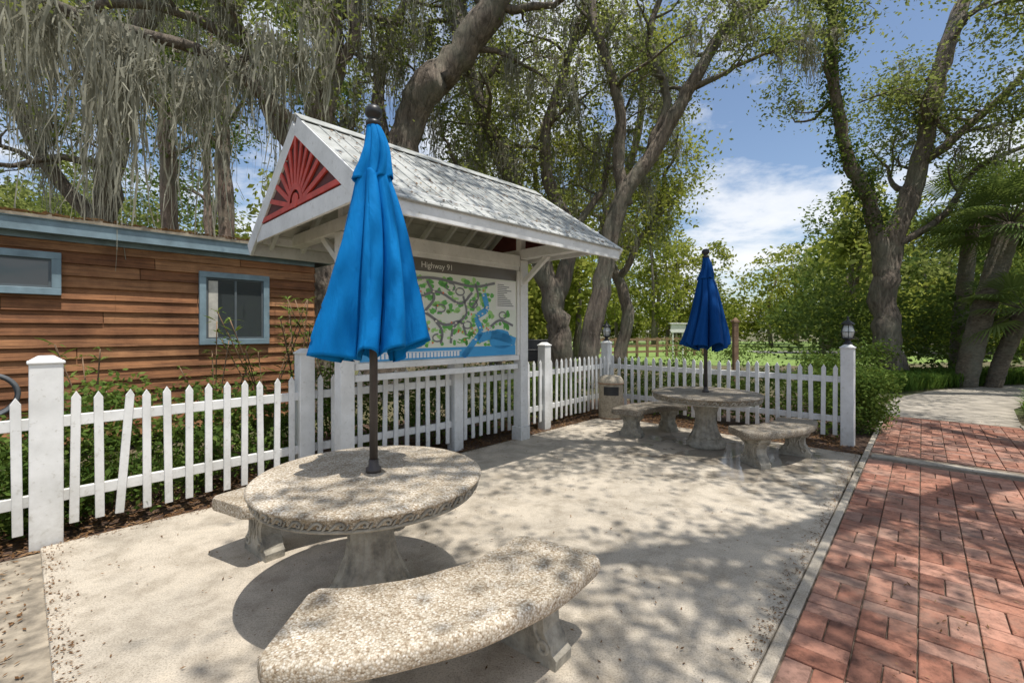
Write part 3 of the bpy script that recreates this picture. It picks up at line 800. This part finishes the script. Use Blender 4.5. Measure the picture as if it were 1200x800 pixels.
# ------------------------------------------------------------------ vegetation
class Tree:
    def __init__(s, name, seed): s.n = name; s.r = random.Random(seed); s.mb = MB(); s.tips = []; s.under = []
    def limb(s, pts, r0, r1, sides=12, sub_from=.5, nsub=6, L=2.2, lev=2, flare=0, wig=0):
        P = catmull(pts, 6); n = len(P)
        if wig:
            f1, f2 = s.r.uniform(0, 6), s.r.uniform(0, 6)
            for i in range(n):
                u = i/(n-1); k = wig*min(1, u*4)
                P[i][0] += k*math.sin(f1+u*9); P[i][1] += k*math.sin(f2+u*7)
        rad = [r0+(r1-r0)*(i/(n-1))**.9 for i in range(n)]
        if flare:
            for i in range(n):
                rad[i] *= 1+flare*math.exp(-max(0, P[i][2])/.35)
        Pj = P+np.array([[s.r.gauss(0, .12*rad[i]) for _ in range(3)] for i in range(n)])
        rad = [q*s.r.uniform(.90, 1.10) for q in rad]
        s.mb.tube(Pj, rad, sides)
        for k in range(nsub):
            t = sub_from+(1-sub_from)*(k+s.r.random()*.8)/nsub; i = min(n-2, int(t*(n-1)))
            d = P[i+1]-P[i]; d /= np.linalg.norm(d)
            a = s.r.uniform(0, 2*math.pi); side = np.array([math.cos(a), math.sin(a), s.r.uniform(-.1, .6)])
            dd = d*.5+side; dd /= np.linalg.norm(dd)
            s.branch(P[i], dd, L*s.r.uniform(.6, 1.2), rad[i]*.5, lev)
        d = P[-1]-P[-2]; d /= np.linalg.norm(d); s.branch(P[-1], d, L, r1*.95, lev)
        for i in range(int(sub_from*n), n): s.under.append(P[i])
    def branch(s, p, d, L, r, lev):
        r = min(r, .035*L+.018); k = 6; pts = [np.array(p)]; d = np.array(d)
        for i in range(k):
            d = d+np.array([s.r.gauss(0, .34), s.r.gauss(0, .34), s.r.gauss(.03, .27)]); d /= np.linalg.norm(d)
            pts.append(pts[-1]+d*L/k)
        rad = [max(.008, r*(1-.8*i/k)) for i in range(k+1)]
        s.mb.tube(pts, rad, 5 if lev else 4)
        for q in pts[2:]: s.under.append(q)
        if lev:
            for j in range(3):
                i = s.r.randint(2, k); a = s.r.uniform(0, 6.28)
                dd = d*.6+np.array([math.cos(a), math.sin(a), s.r.uniform(-.3, .6)]); dd /= np.linalg.norm(dd)
                s.branch(pts[i], dd, L*s.r.uniform(.45, .7), rad[i]*.6, lev-1)
        if lev <= 1:
            s.tips.append(pts[-1]); s.tips.append(pts[-3])
    def done(s, barkm, leafm, per=70, size=.1, sig=.36, moss=0, mlen=1.0, msel=None, keep=None):
        e = empty(s.n, (0, 0, 0)); s.mb.obj('trunk_and_limbs', barkm, e)
        T = [t for t in s.tips if keep is None or keep(t)]
        if leafm and T:
            T = np.array(T); quads('foliage', leaves_at(T, np.array([sig*s.r.uniform(.5, 1.3) for _ in T]), per, size), leafm, e)
        if moss:
            U = [u for u in s.under if (msel is None or msel(u))]
            if U:
                pts = [U[s.r.randrange(len(U))] for _ in range(moss)]
                quads('spanish_moss', moss_quads(np.array(pts), mlen), MOSS, e)
        return e
def moss_quads(P, mlen, strands=22, seg=6):
    out = []
    L = R.uniform(.2, 1.0, len(P))**1.5*mlen
    for p, l in zip(P, L):
        n = strands
        st = p+R.normal(size=(n, 3))*np.array([.09, .09, .05])*(.6+l*.4)
        ln = l*R.uniform(.25, 1.0, n)
        an = R.uniform(0, math.pi, n); wd = np.stack([np.cos(an), np.sin(an), np.zeros(n)], 1)
        w0 = R.uniform(.007, .019, n)
        drift = R.normal(size=(n, 2))*.06
        prev = st; pw = w0
        for k in range(1, seg+1):
            t = k/seg
            cur = st.copy(); cur[:, 2] -= ln*t; cur[:, :2] += drift*t*(1+l)-(st[:, :2]-p[:2])*t*.45; cur += R.normal(size=(n, 3))*.024
            cw = w0*(1-t*.75)*R.uniform(.4, 1.7, n)
            out.append(np.stack([prev-wd*pw[:, None], prev+wd*pw[:, None], cur+wd*cw[:, None], cur-wd*cw[:, None]], 1))
            prev = cur; pw = cw
    return np.concatenate(out)

PR = 24
t = Tree('live_oak_tree', 1)
t.limb([(-3.75, 9.4, -.1), (-3.85, 9.5, 1.5), (-4.0, 9.5, 3.2), (-4.2, 9.5, 4.6), (-4.05, 9.5, 5.9), (-3.85, 9.6, 7.4), (-4.1, 9.8, 10)], .40, .27, 14, .6, 5, 2.6, 2, .5, .06)
t.limb([(-4.1, 9.5, 5.0), (-4.9, 9.2, 6.0), (-5.2, 9.0, 7.3), (-5.9, 8.6, 8.9)], .20, .10, 10, .4, 5, 2.4, wig=.1)
t.limb([(-4.05, 9.5, 6.4), (-3.4, 9.3, 7.3), (-3.3, 9.0, 9.2)], .18, .08, 10, .4, 4, 2.2, wig=.1)
t.limb([(-4.15, 9.5, 5.6), (-5.4, 8.2, 6.5), (-6.4, 6.9, 6.3), (-7.4, 5.9, 6.6), (-8.6, 5.4, 6.2)], .13, .05, 8, .2, 6, 1.5, 1, wig=.1)
t.limb([(-5.2, 9.0, 7.2), (-6.8, 8.2, 7.6), (-8.6, 8.0, 7.0), (-10.2, 7.9, 7.2)], .10, .05, 8, .2, 6, 1.8, 1, wig=.12)
e = t.done(BARK, OAKL, 30, .10, .45, 250, 2.1, lambda u: u[2] > 5.4)
# farther mossy oak behind the cabin fills the upper left
t = Tree('live_oak_tree', 8)
t.limb([(-12.2, 13, -.1), (-12.0, 13, 3), (-11.4, 12.8, 5.5), (-10.6, 12.5, 7.8), (-9.6, 12, 9.6), (-8.4, 11.6, 11)], .42, .18, 12, .4, 8, 2.6, wig=.12)
t.limb([(-11.7, 12.9, 4.6), (-12.8, 12.4, 6.4), (-13.6, 12, 8.6), (-14.2, 11.6, 10.4)], .2, .09, 8, .3, 6, 2.4, wig=.12)
t.done(BARK, OAKL, 26, .13, .5, 150, 2.4)
hang = [(-5.3, 6.3, 5.6), (-5.1, 6.2, 5.3), (-5.6, 6.6, 5.9), (-4.6, 7.0, 5.8), (-5.9, 6.2, 6.0), (-6.2, 6.8, 6.2), (-4.7, 6.9, 5.4), (-6.9, 6.6, 6.3), (-3.9, 7.2, 6.3)]
t = Tree('live_oak_tree', 2)
t.limb([(-3.1, 11, -.1), (-2.95, 11, 2), (-2.95, 11, 4.3), (-2.65, 11, 6.0), (-2.06, 11, 7.3), (-1.2, 11, 8.2), (-.35, 10.8, 9.6), (.6, 10.6, 11.4)], .52, .30, 14, .7, 6, 2.6, 2, .4, .08)
t.limb([(-2.8, 11, 5.2), (-3.4, 11.4, 7.0), (-3.0, 11.8, 9.4), (-2.6, 12, 11)], .2, .1, 10, .5, 5, 2.4, wig=.12)
t.limb([(-1.2, 11, 8.2), (-1.4, 12, 10), (-1.0, 12.6, 12)], .2, .1, 10, .3, 4, 2.2)
t.done(BARK, OAKL, 28, .10, .42, 170, 1.6)
t = Tree('live_oak_tree', 3)
t.limb([(1.5, 14, -.1), (1.45, 14, 1.5), (1.25, 14, 2.9), (.75, 14, 4.4), (.15, 14, 5.8), (-.75, 14, 7.6), (-1.35, 14, 9.6), (-1.7, 14, 12)], .42, .15, 12, .5, 6, 2.4, 2, .4, .12)
t.limb([(1.38, 14, 2.6), (1.75, 14.2, 4.5), (1.3, 14.3, 6.2), (1.15, 14.3, 8.0), (1.7, 14.4, 10.3), (2.4, 14.4, 12)], .26, .11, 12, .5, 6, 2.4, wig=.12)
t.limb([(1.6, 14.2, 4.4), (2.6, 14.5, 5.6), (3.0, 15, 6.8), (3.6, 15, 8.5)], .14, .07, 8, .4, 5, 1.8, wig=.12)
t.limb([(1.0, 14, 3.6), (.3, 13.6, 4.6), (-.6, 13.2, 5.0), (-1.5, 12.8, 6.3)], .13, .06, 8, .4, 5, 1.6, wig=.1)
t.done(BARK, OAKL, PR, .12, .45, 190, 1.8)
t = Tree('live_oak_tree', 4)
t.limb([(2.15, 13, -.1), (2.25, 13, 1.2), (2.73, 13, 3.5), (3.2, 13, 5.3), (4.0, 13, 6.7), (4.9, 13, 8.4), (6.1, 13, 10.3), (7.3, 12.8, 11.0)], .31, .13, 12, .65, 6, 1.8, 2, .4, .10)
t.limb([(3.25, 13, 5.2), (3.1, 13, 6.6), (2.9, 13, 8.1), (2.4, 13, 10.6), (2.6, 13, 12)], .19, .10, 10, .5, 5, 2.2, wig=.12)
t.limb([(4.0, 13, 6.8), (4.4, 13.2, 8.0), (4.1, 13.4, 9.8), (4.6, 13.4, 12)], .15, .08, 8, .5, 5, 2.0, wig=.12)
t.limb([(4.9, 13, 8.4), (6.0, 12.6, 8.8), (7.2, 12, 9.2)], .10, .04, 8, .4, 3, 1.2, wig=.08)
t.done(BARK, OAKL, 22, .11, .38, 130, 1.4)
t = Tree('live_oak_tree', 14)
t.limb([(4.6, 20, 0), (4.9, 20, 3), (4.3, 20, 6), (5.0, 20, 9), (5.8, 20, 13)], .3, .14, 10, .4, 8, 3.0, wig=.25)
t.limb([(4.7, 20, 4), (6, 20, 6), (6.8, 20, 8.5)], .16, .08, 8, .3, 5, 2.4, wig=.2)
t.done(BARK, YELL, 36, .18, .6, 120, 2.2)
t = Tree('live_oak_tree', 15)
t.limb([(-.6, 18, 0), (-.9, 18, 3), (-.4, 18, 6), (-1.2, 18, 9), (-1, 18, 13)], .28, .12, 10, .4, 8, 3.0, wig=.25)
t.limb([(-.7, 18, 4.5), (.8, 18, 7), (1.2, 18, 10)], .15, .08, 8, .3, 5, 2.4, wig=.2)
t.done(BARK, YELL, 34, .16, .55, 120, 2.2)
t = Tree('ivy_covered_oak_tree', 5)
t.limb([(12.05, 14.5, -.1), (11.95, 14.5, 1.5), (11.9, 14.5, 3.2), (12.3, 14.5, 5.0), (13.0, 14.5, 6.7), (13.6, 14.5, 9.7), (14.3, 14.5, 12.1)], .42, .19, 14, .6, 7, 2.6, 2, .35, .10)
B2 = [(11.9, 14.5, 3.0), (11.6, 14.4, 4.6), (11.1, 14.3, 5.9), (10.5, 14.2, 7.0), (9.9, 14, 9.1), (9.6, 13.6, 10.8), (9.0, 13, 12.0)]
t.limb(B2, .27, .11, 12, .6, 5, 2.0)
t.limb([(13.0, 14.5, 7.0), (14.0, 14, 7.8), (15.2, 13.4, 9.4)], .17, .08, 8, .3, 6, 2.4, wig=.1)
t.limb([(12.1, 14.5, 4.2), (13.4, 14.2, 5.2), (14.4, 14, 6.6), (15.8, 13.6, 7.3)], .12, .06, 8, .3, 5, 1.8, wig=.1)
e = t.done(BARK, OAKL, 32, .12, .42, 60, 1.0)
iv = catmull(B2, 8)[10:]
iv = iv+R.normal(size=iv.shape)*.12
quads('ivy', leaves_at(iv, .22, 150, .09, 1.0, .8), DARKL, e)
t = Tree('overhanging_oak_tree', 6)
t.limb([(8.2, 2.2, -.1), (8.1, 2.2, 2), (7.8, 2.4, 4.2), (7.0, 3.0, 6.0), (6.0, 4.0, 7.4)], .42, .28, 14, .9, 2, 2, 1, .4)
t.limb([(6.0, 4.0, 7.4), (4.4, 4.4, 8.2), (2.8, 4.6, 8.8), (1.6, 4.4, 9.3)], .2, .08, 8, .1, 9, 1.9)
t.limb([(6.0, 4.0, 7.4), (5.6, 5.8, 8.6), (4.6, 7.2, 9.6), (3.4, 7.8, 10.4)], .2, .08, 8, .1, 9, 2.0)
t.limb([(6.6, 3.4, 6.7), (5.0, 2.4, 7.6), (3.2, 1.6, 8.2), (1.8, 1.2, 8.6)], .2, .08, 8, .1, 9, 1.7)
t.limb([(7.4, 2.7, 5.2), (8.4, 4.5, 7.2), (8.6, 6.5, 9.0), (8.8, 8.0, 10.2)], .2, .09, 8, .3, 8, 2.0)
t.done(BARK, OAKL, 26, .11, .34)
t = Tree('live_oak_tree', 7)
t.limb([(16.5, 9.2, -.1), (16.2, 9.2, 3), (15.2, 9.5, 5.5), (13.6, 9.8, 8.0), (11.8, 9.8, 9.6)], .42, .2, 12, .5, 9, 2.4)
t.done(BARK, OAKL, 30, .12, .42)

for (x, y, r, sd) in ((-13.6, 18, .36, 21), (-10.4, 16.4, .30, 22), (-16, 24, .25, 23), (-8.6, 21, .24, 24)):
    t = Tree('pine_tree', sd)
    t.limb([(x, y, -.1), (x+.1, y, 5), (x-.1, y, 10), (x+.15, y, 15), (x, y, 20)], r, r*.5, 10, .42, 12, 2.6, 1)
    t.done(PINEB, DARKL, 60, .20, .5)

def palm(x0, y0, x1, y1, h, sd, r=.2, nf=26, fr=1.5):
    q = random.Random(sd); e = empty('cabbage_palm_tree', (0, 0, 0)); b = MB()
    P = catmull([(x0, y0, -.1), (x0+(x1-x0)*.3, y0+(y1-y0)*.3, h*.35), (x0+(x1-x0)*.7, y0+(y1-y0)*.7, h*.72), (x1, y1, h)], 8)
    b.tube(P, [r*(1+.08*(i % 2)) for i in range(len(P))], 12)
    Q = []
    for i in range(nf):
        a = q.uniform(0, 6.28); el = q.uniform(-.6, 1.25); L = fr*q.uniform(.7, 1.0)
        d = np.array([math.cos(a)*math.cos(el), math.sin(a)*math.cos(el), math.sin(el)])
        base = np.array([x1, y1, h]); hub = base+d*L*.75; b.tube([base, base+d*L*.4+np.array([0, 0, .03]), hub], .014, 5)
        side = np.cross(d, (0, 0, 1)); side /= np.linalg.norm(side)+1e-6; up = np.cross(side, d)
        for k in range(26):
            f = -1.9+3.8*k/25; dd = d*math.cos(f)+side*math.sin(f)+up*.12; ll = L*.85*(1-.13*abs(f))
            m1 = hub+dd*ll*.55; tip = hub+dd*ll+np.array([0, 0, -ll*.28])
            wv = np.cross(dd, up); wv /= np.linalg.norm(wv)+1e-6; wv = wv*.03
            Q.append([hub, m1-wv, tip, m1+wv])
    b.obj('trunk_and_stems', PALMB, e); quads('fronds', np.array(Q), PALML, e)
palm(12.9, 13, 14.0, 12.8, 4.6, 31, .25, 34, 1.5)
palm(14.6, 15, 15.2, 15, 5.6, 32, .2, 30, 1.5)
palm(13.6, 12.9, 14.3, 12.7, 2.2, 33, .18, 24, 1.3)
palm(-6.6, 14.5, -6.8, 14.5, 3.2, 34, .2, 20, 1.3)
palm(7.9, 5.6, 7.95, 5.6, .25, 35, .1, 18, .62)

def shrub_mass(name, items, mat, size, dens, seed):
    e = empty(name, (0, 0, 0)); Vs = []; rg = np.random.default_rng(seed)
    for (x, y, rx, ry, h) in items:
        k = max(6, int(rx*ry*h*2.2)); c = rg.normal(size=(k, 3)); c /= np.linalg.norm(c, axis=1)[:, None]; c *= rg.uniform(.45, 1, (k, 1))
        c = c*np.array([rx, ry, h*.5])*.85+np.array([x, y, h*.5]); c[:, 2] = np.maximum(c[:, 2], .15)
        Vs.append(leaves_at(c, np.full(k, .16*(rx+ry)*.5+.12), dens, size, .85, .55))
    V = np.concatenate(Vs); V[:, :, 2] = np.maximum(V[:, :, 2], .02)
    quads('leaves', V, mat, e)
items = [(10.2, 15.5, 1.3, 1.2, 3.2), (11.2, 17, 1.8, 1.2, 4.2), (13.5, 16.5, 1.8, 1.3, 4.2), (15.8, 15.5, 1.8, 1.3, 4.5), (18, 15.5, 1.8, 1.5, 5), (14.2, 14.4, 1.3, .8, 2.4), (16.2, 13.9, 1.4, .8, 2.5),
         (13.2, 14.9, .7, .7, 2.6), (20, 14, 2, 1.5, 5)]
shrub_mass('understory_shrubs', items, DARKL, .15, 95, 1)
items = [(8.8, 17.5, 1.0, .9, 1.9), (11.0, 13.8, .7, .6, 1.2), (9.8, 14.0, .7, .6, 1.1), (7.4, 19, 1.0, .9, 1.6), (7.2, 10.6, .6, .5, .9), (8.2, 11.6, .6, .5, 1.0), (6.3, 9.2, .5, .5, .8)]
shrub_mass('understory_shrubs', items, HEDGE, .09, 200, 3)
items = [(-5.5, 13, 1.5, 1, 2.6), (-3.4, 14, 1.4, 1, 2.6), (-1.6, 15, 1.4, 1, 2.2), (.2, 16.5, 1.2, 1, 1.8), (-8, 16, 2, 1, 4), (-11, 15, 2, 1, 4)]
shrub_mass('understory_shrubs', items, OAKL, .13, 90, 2)

def woodland(name, seed, mat, specs, per, size):
    e = empty(name); rg = random.Random(seed); mb = MB(); cs = []; sg = []
    for (x, y, h, wd) in specs:
        mb.tube(catmull([(x, y, -.1), (x+rg.gauss(0, .3), y, h*.4), (x+rg.gauss(0, .6), y, h*.85)], 3), [.22, .2, .18, .15, .12, .09, .06], 6)
        k = int(wd*7)
        for _ in range(k):
            a = rg.uniform(0, 6.28); u = rg.random()**.6; zf = rg.uniform(.22, 1.0); rr = wd*.5*u*math.sin(math.pi*min(1, .15+zf*.8))**.6
            cs.append((x+rr*math.cos(a), y+rr*math.sin(a), h*zf)); sg.append(rg.uniform(.35, .8))
    mb.obj('trunks', BARK, e); quads('crowns', leaves_at(cs, np.array(sg), per, size), mat, e)
sp1 = []; sp2 = []; sp3 = []
q = random.Random(77)
for i in range(105):
    brg = q.uniform(-1.24, 1.26)
    d = q.uniform(24, 46)
    if .17 < brg < .67: d = q.uniform(46, 60)
    h0 = 15 if brg < -.47 else 12.5 if brg < .04 else 12.5 if brg < .37 else 8.5 if brg < .70 else 12.5
    h = h0*q.uniform(.55, 1.05)*(d/36)
    it = (brg*d, d, h, q.uniform(3.5, 6.5)*(d/36))
    if brg < -.5: (sp2, sp3)[i % 2].append(it)
    else: (sp1, sp2, sp3)[i % 3 if not 0 < brg < .67 else 0].append(it)
woodland('distant_woodland', 1, YELL, sp1, 44, .42)
woodland('distant_woodland', 2, OAKL, sp2, 44, .38)
woodland('distant_woodland', 3, DARKL, sp3, 44, .38)
its = []
for i in range(46):
    tn = -1.3+2.6*i/45; d = q.uniform(56, 64)
    if tn < .1: d = q.uniform(30, 38)
    if tn > .85: d = q.uniform(28, 34)
    its.append((tn*d, d, 2.8, 1.6, q.uniform(3.5, 6)))
shrub_mass('distant_thicket', its, YELL, .42, 36, 5)

e = empty('hedge'); cs = []
def hedge_run(p, q_, h, off, wd, dens=30):
    p = np.array(p); q_ = np.array(q_); d = q_-p; L = np.linalg.norm(d); d /= L; nrm = np.array([-d[1], d[0]])
    for _ in range(int(L*dens)):
        s = R.uniform(0, L); o = off+R.uniform(-wd/2, wd/2); hh = h*(1+.10*math.sin(s*2.3)+.06*math.sin(s*5.1))
        c = p+d*s+nrm*o; cs.append((c[0], c[1], R.uniform(.12, hh-.08)))
for i in range(5): hedge_run(FP[i], FP[i+1], (.98, 1.02, 1.0, .95, .85)[i], .55, .80, 66 if i < 2 else 46)
hedge_run(FP[5], FP[6], .95, .6, .7, 46)
V = leaves_at(cs, .09, 60, .056, 1.0, .6); V[:, :, 2] = np.maximum(V[:, :, 2], .02); quads('leaves', V, HEDGE, e)
shrub_mass('boxwood_shrub', [(5.5, 7.15, .38, .38, 1.0)], HEDGE, .05, 1400, 9)

def weed(x, y, h, sd, n=5):
    q = random.Random(sd); e = empty('tall_weed_plant', (0, 0, 0)); b = MB(); Q = []
    for i in range(n):
        a = q.uniform(0, 6.28); l = h*q.uniform(.6, 1.1); lean = q.uniform(.05, .28)
        P = catmull([(x, y, 0), (x+math.cos(a)*lean*.4*l, y+math.sin(a)*lean*.4*l, l*.5), (x+math.cos(a)*lean*1.2*l, y+math.sin(a)*lean*1.2*l, l)], 6)
        b.tube(P, .007, 5)
        for j in range(3, len(P)):
            for _ in range(5):
                aa = q.uniform(0, 6.28); d = np.array([math.cos(aa), math.sin(aa), q.uniform(-.1, .7)]); L = q.uniform(.08, .20)
                s_ = np.cross(d, (0, 0, 1))*.014
                Q.append([P[j], P[j]+d*L*.5-s_, P[j]+d*L+np.array([0, 0, -.03]), P[j]+d*L*.5+s_])
    b.obj('stems', BROWNW, e); quads('leaves', np.array(Q), HEDGE, e)
weed(-3.3, 6.1, 2.0, 1, 7); weed(-3.0, 6.4, 1.9, 2, 8); weed(-3.65, 5.6, 1.7, 3, 5); weed(-4.6, 5.0, 1.45, 4, 4); weed(-2.7, 6.7, 2.1, 5, 7)

def inpoly(pts):
    def f(x, y):
        c = False; j = len(pts)-1
        for i in range(len(pts)):
            xi, yi = pts[i]; xj, yj = pts[j]
            if (yi > y) != (yj > y) and x < (xj-xi)*(y-yi)/(yj-yi)+xi: c = not c
            j = i
        return c
    return f
def blades(name, poly, n, h, mat, w_=.012, seed=1):
    rg = np.random.default_rng(seed); xs = []; f = inpoly(poly); ax = [p[0] for p in poly]; ay = [p[1] for p in poly]
    while len(xs) < n:
        x = rg.uniform(min(ax), max(ax)); y = rg.uniform(min(ay), max(ay))
        if f(x, y): xs.append((x, y))
    P = np.array(xs); a = rg.uniform(0, 6.28, n); lean = rg.uniform(.1, .7, n); hh = h*rg.uniform(.6, 1.2, n)
    d = np.stack([np.cos(a), np.sin(a), np.zeros(n)], 1); s_ = np.stack([-np.sin(a), np.cos(a), np.zeros(n)], 1)*w_
    b0 = np.stack([P[:, 0], P[:, 1], np.zeros(n)], 1)
    m1 = b0+d*(lean*hh*.4)[:, None]+np.array([0, 0, 1])*(hh*.7)[:, None]
    tp = b0+d*(lean*hh*1.1)[:, None]+np.array([0, 0, 1])*(hh*.85)[:, None]
    quads('blades', np.stack([b0, m1-s_, tp, m1+s_], 1), mat, empty(name))
blades('liriope_groundcover', [(9.8, 11.6), (12, 12.6), (14.5, 13.4), (18, 13.9), (24, 14), (24, 16), (12, 15.2), (9.4, 14)], 26000, .45, GRASSL, .018, 1)
blades('liriope_groundcover', [(7.3, 5.9), (8.1, 6.9), (9.6, 8.5), (11.4, 9.9), (14, 11.1), (18, 11.5), (20, 9), (12, 5)], 28000, .45, GRASSL, .016, 2)
blades('lawn_grass_tufts', [(-7, 1), (-5.0, 1.6), (-3.1, 5.0), (-4.2, 5.6), (-6.6, 3.6)], 7000, .22, GRASSL, .006, 3)
blades('lawn_grass_tufts', [(-5, .3), (-4.0, 2.5), (-3.6, 2.6), (-2.8, 1.8), (-3, -1)], 1500, .06, GRASSL, .004, 4)
def litter(name, poly, n, size, z, seed, mat=DEAD):
    rg = np.random.default_rng(seed); f = inpoly(poly); xs = [p[0] for p in poly]; ys = [p[1] for p in poly]; P = []
    while len(P) < n:
        x = rg.uniform(min(xs), max(xs)); y = rg.uniform(min(ys), max(ys))
        if f(x, y): P.append((x, y, z+rg.uniform(.003, .014)))
    P = np.array(P); a = rg.uniform(0, 6.28, n); s_ = size*rg.uniform(.5, 1.3, n)
    d = np.stack([np.cos(a), np.sin(a), rg.normal(0, .22, n)], 1)*s_[:, None]; p = np.stack([-np.sin(a), np.cos(a), rg.normal(0, .2, n)], 1)*s_[:, None]*.35
    quads('leaves', np.stack([P-d*.5, P+p*.5, P+d*.5, P-p*.5], 1), mat, empty(name))
litter('fallen_leaves', pp, 900, .022, .047, 1)
litter('fallen_leaves', [(-3.4, 3.27), (-4.9, 1.7), (-5.6, 2.2), (-2.6, 5.5), (1.2, 9.6), (1.9, 9.4), (5.0, 6.7), (4.5, 5.8), (1.8, 8.4), (.2, 6.8), (-1.9, 4.8)], 15000, .05, .010, 2)
litter('fallen_leaves', [(-5, .4), (-3.6, 3.2), (-3.38, 3.2), (-.4, .3), (-2, -1)], 3500, .030, .012, 3)
litter('fallen_leaves', [(.9, 1.2), (7.3, 8.6), (8.2, 7.6), (2.4, .6)], 1100, .024, .042, 4)
rg = np.random.default_rng(8); P = []
edges = [(pp[i], pp[i+1], s_) for i, s_ in ((0, 1), (1, 1), (2, 1), (3, 1), (4, 1), (5, 1), (6, 1), (7, 1))]+[(pp[9], pp[0], 1)]
for (p, q_, s_) in edges:
    p = np.array(p); q_ = np.array(q_); d = q_-p; L = np.linalg.norm(d); d /= L; nr = np.array([d[1], -d[0]])
    for _ in range(int(L*190)):
        o = abs(rg.normal(0, .06)); u = rg.uniform(0, L); c = p+d*u+nr*o
        P.append((c[0], c[1], .049+rg.uniform(0, .006)))
P = np.array(P); n = len(P); a = rg.uniform(0, 6.28, n); s_ = .018*rg.uniform(.4, 1.4, n)
d = np.stack([np.cos(a), np.sin(a), rg.normal(0, .15, n)], 1)*s_[:, None]; p = np.stack([-np.sin(a), np.cos(a), rg.normal(0, .15, n)], 1)*s_[:, None]*.4
quads('debris', np.stack([P-d*.5, P+p*.5, P+d*.5, P-p*.5], 1), DEAD, empty('edge_leaf_debris'))
b = MB()
for (x, y, z) in hang: b.tube([(x-.9, y+1.2, z+.75), (x-.4, y+.6, z+.45), (x, y, z)], [.03, .02, .008], 5)
em = empty('hanging_spanish_moss'); b.obj('twigs', BARK, em)
quads('strands', moss_quads(np.array(hang*4)+R.normal(size=(len(hang)*4, 3))*.12, 3.6, 26, 8), MOSS, em)
print('done')
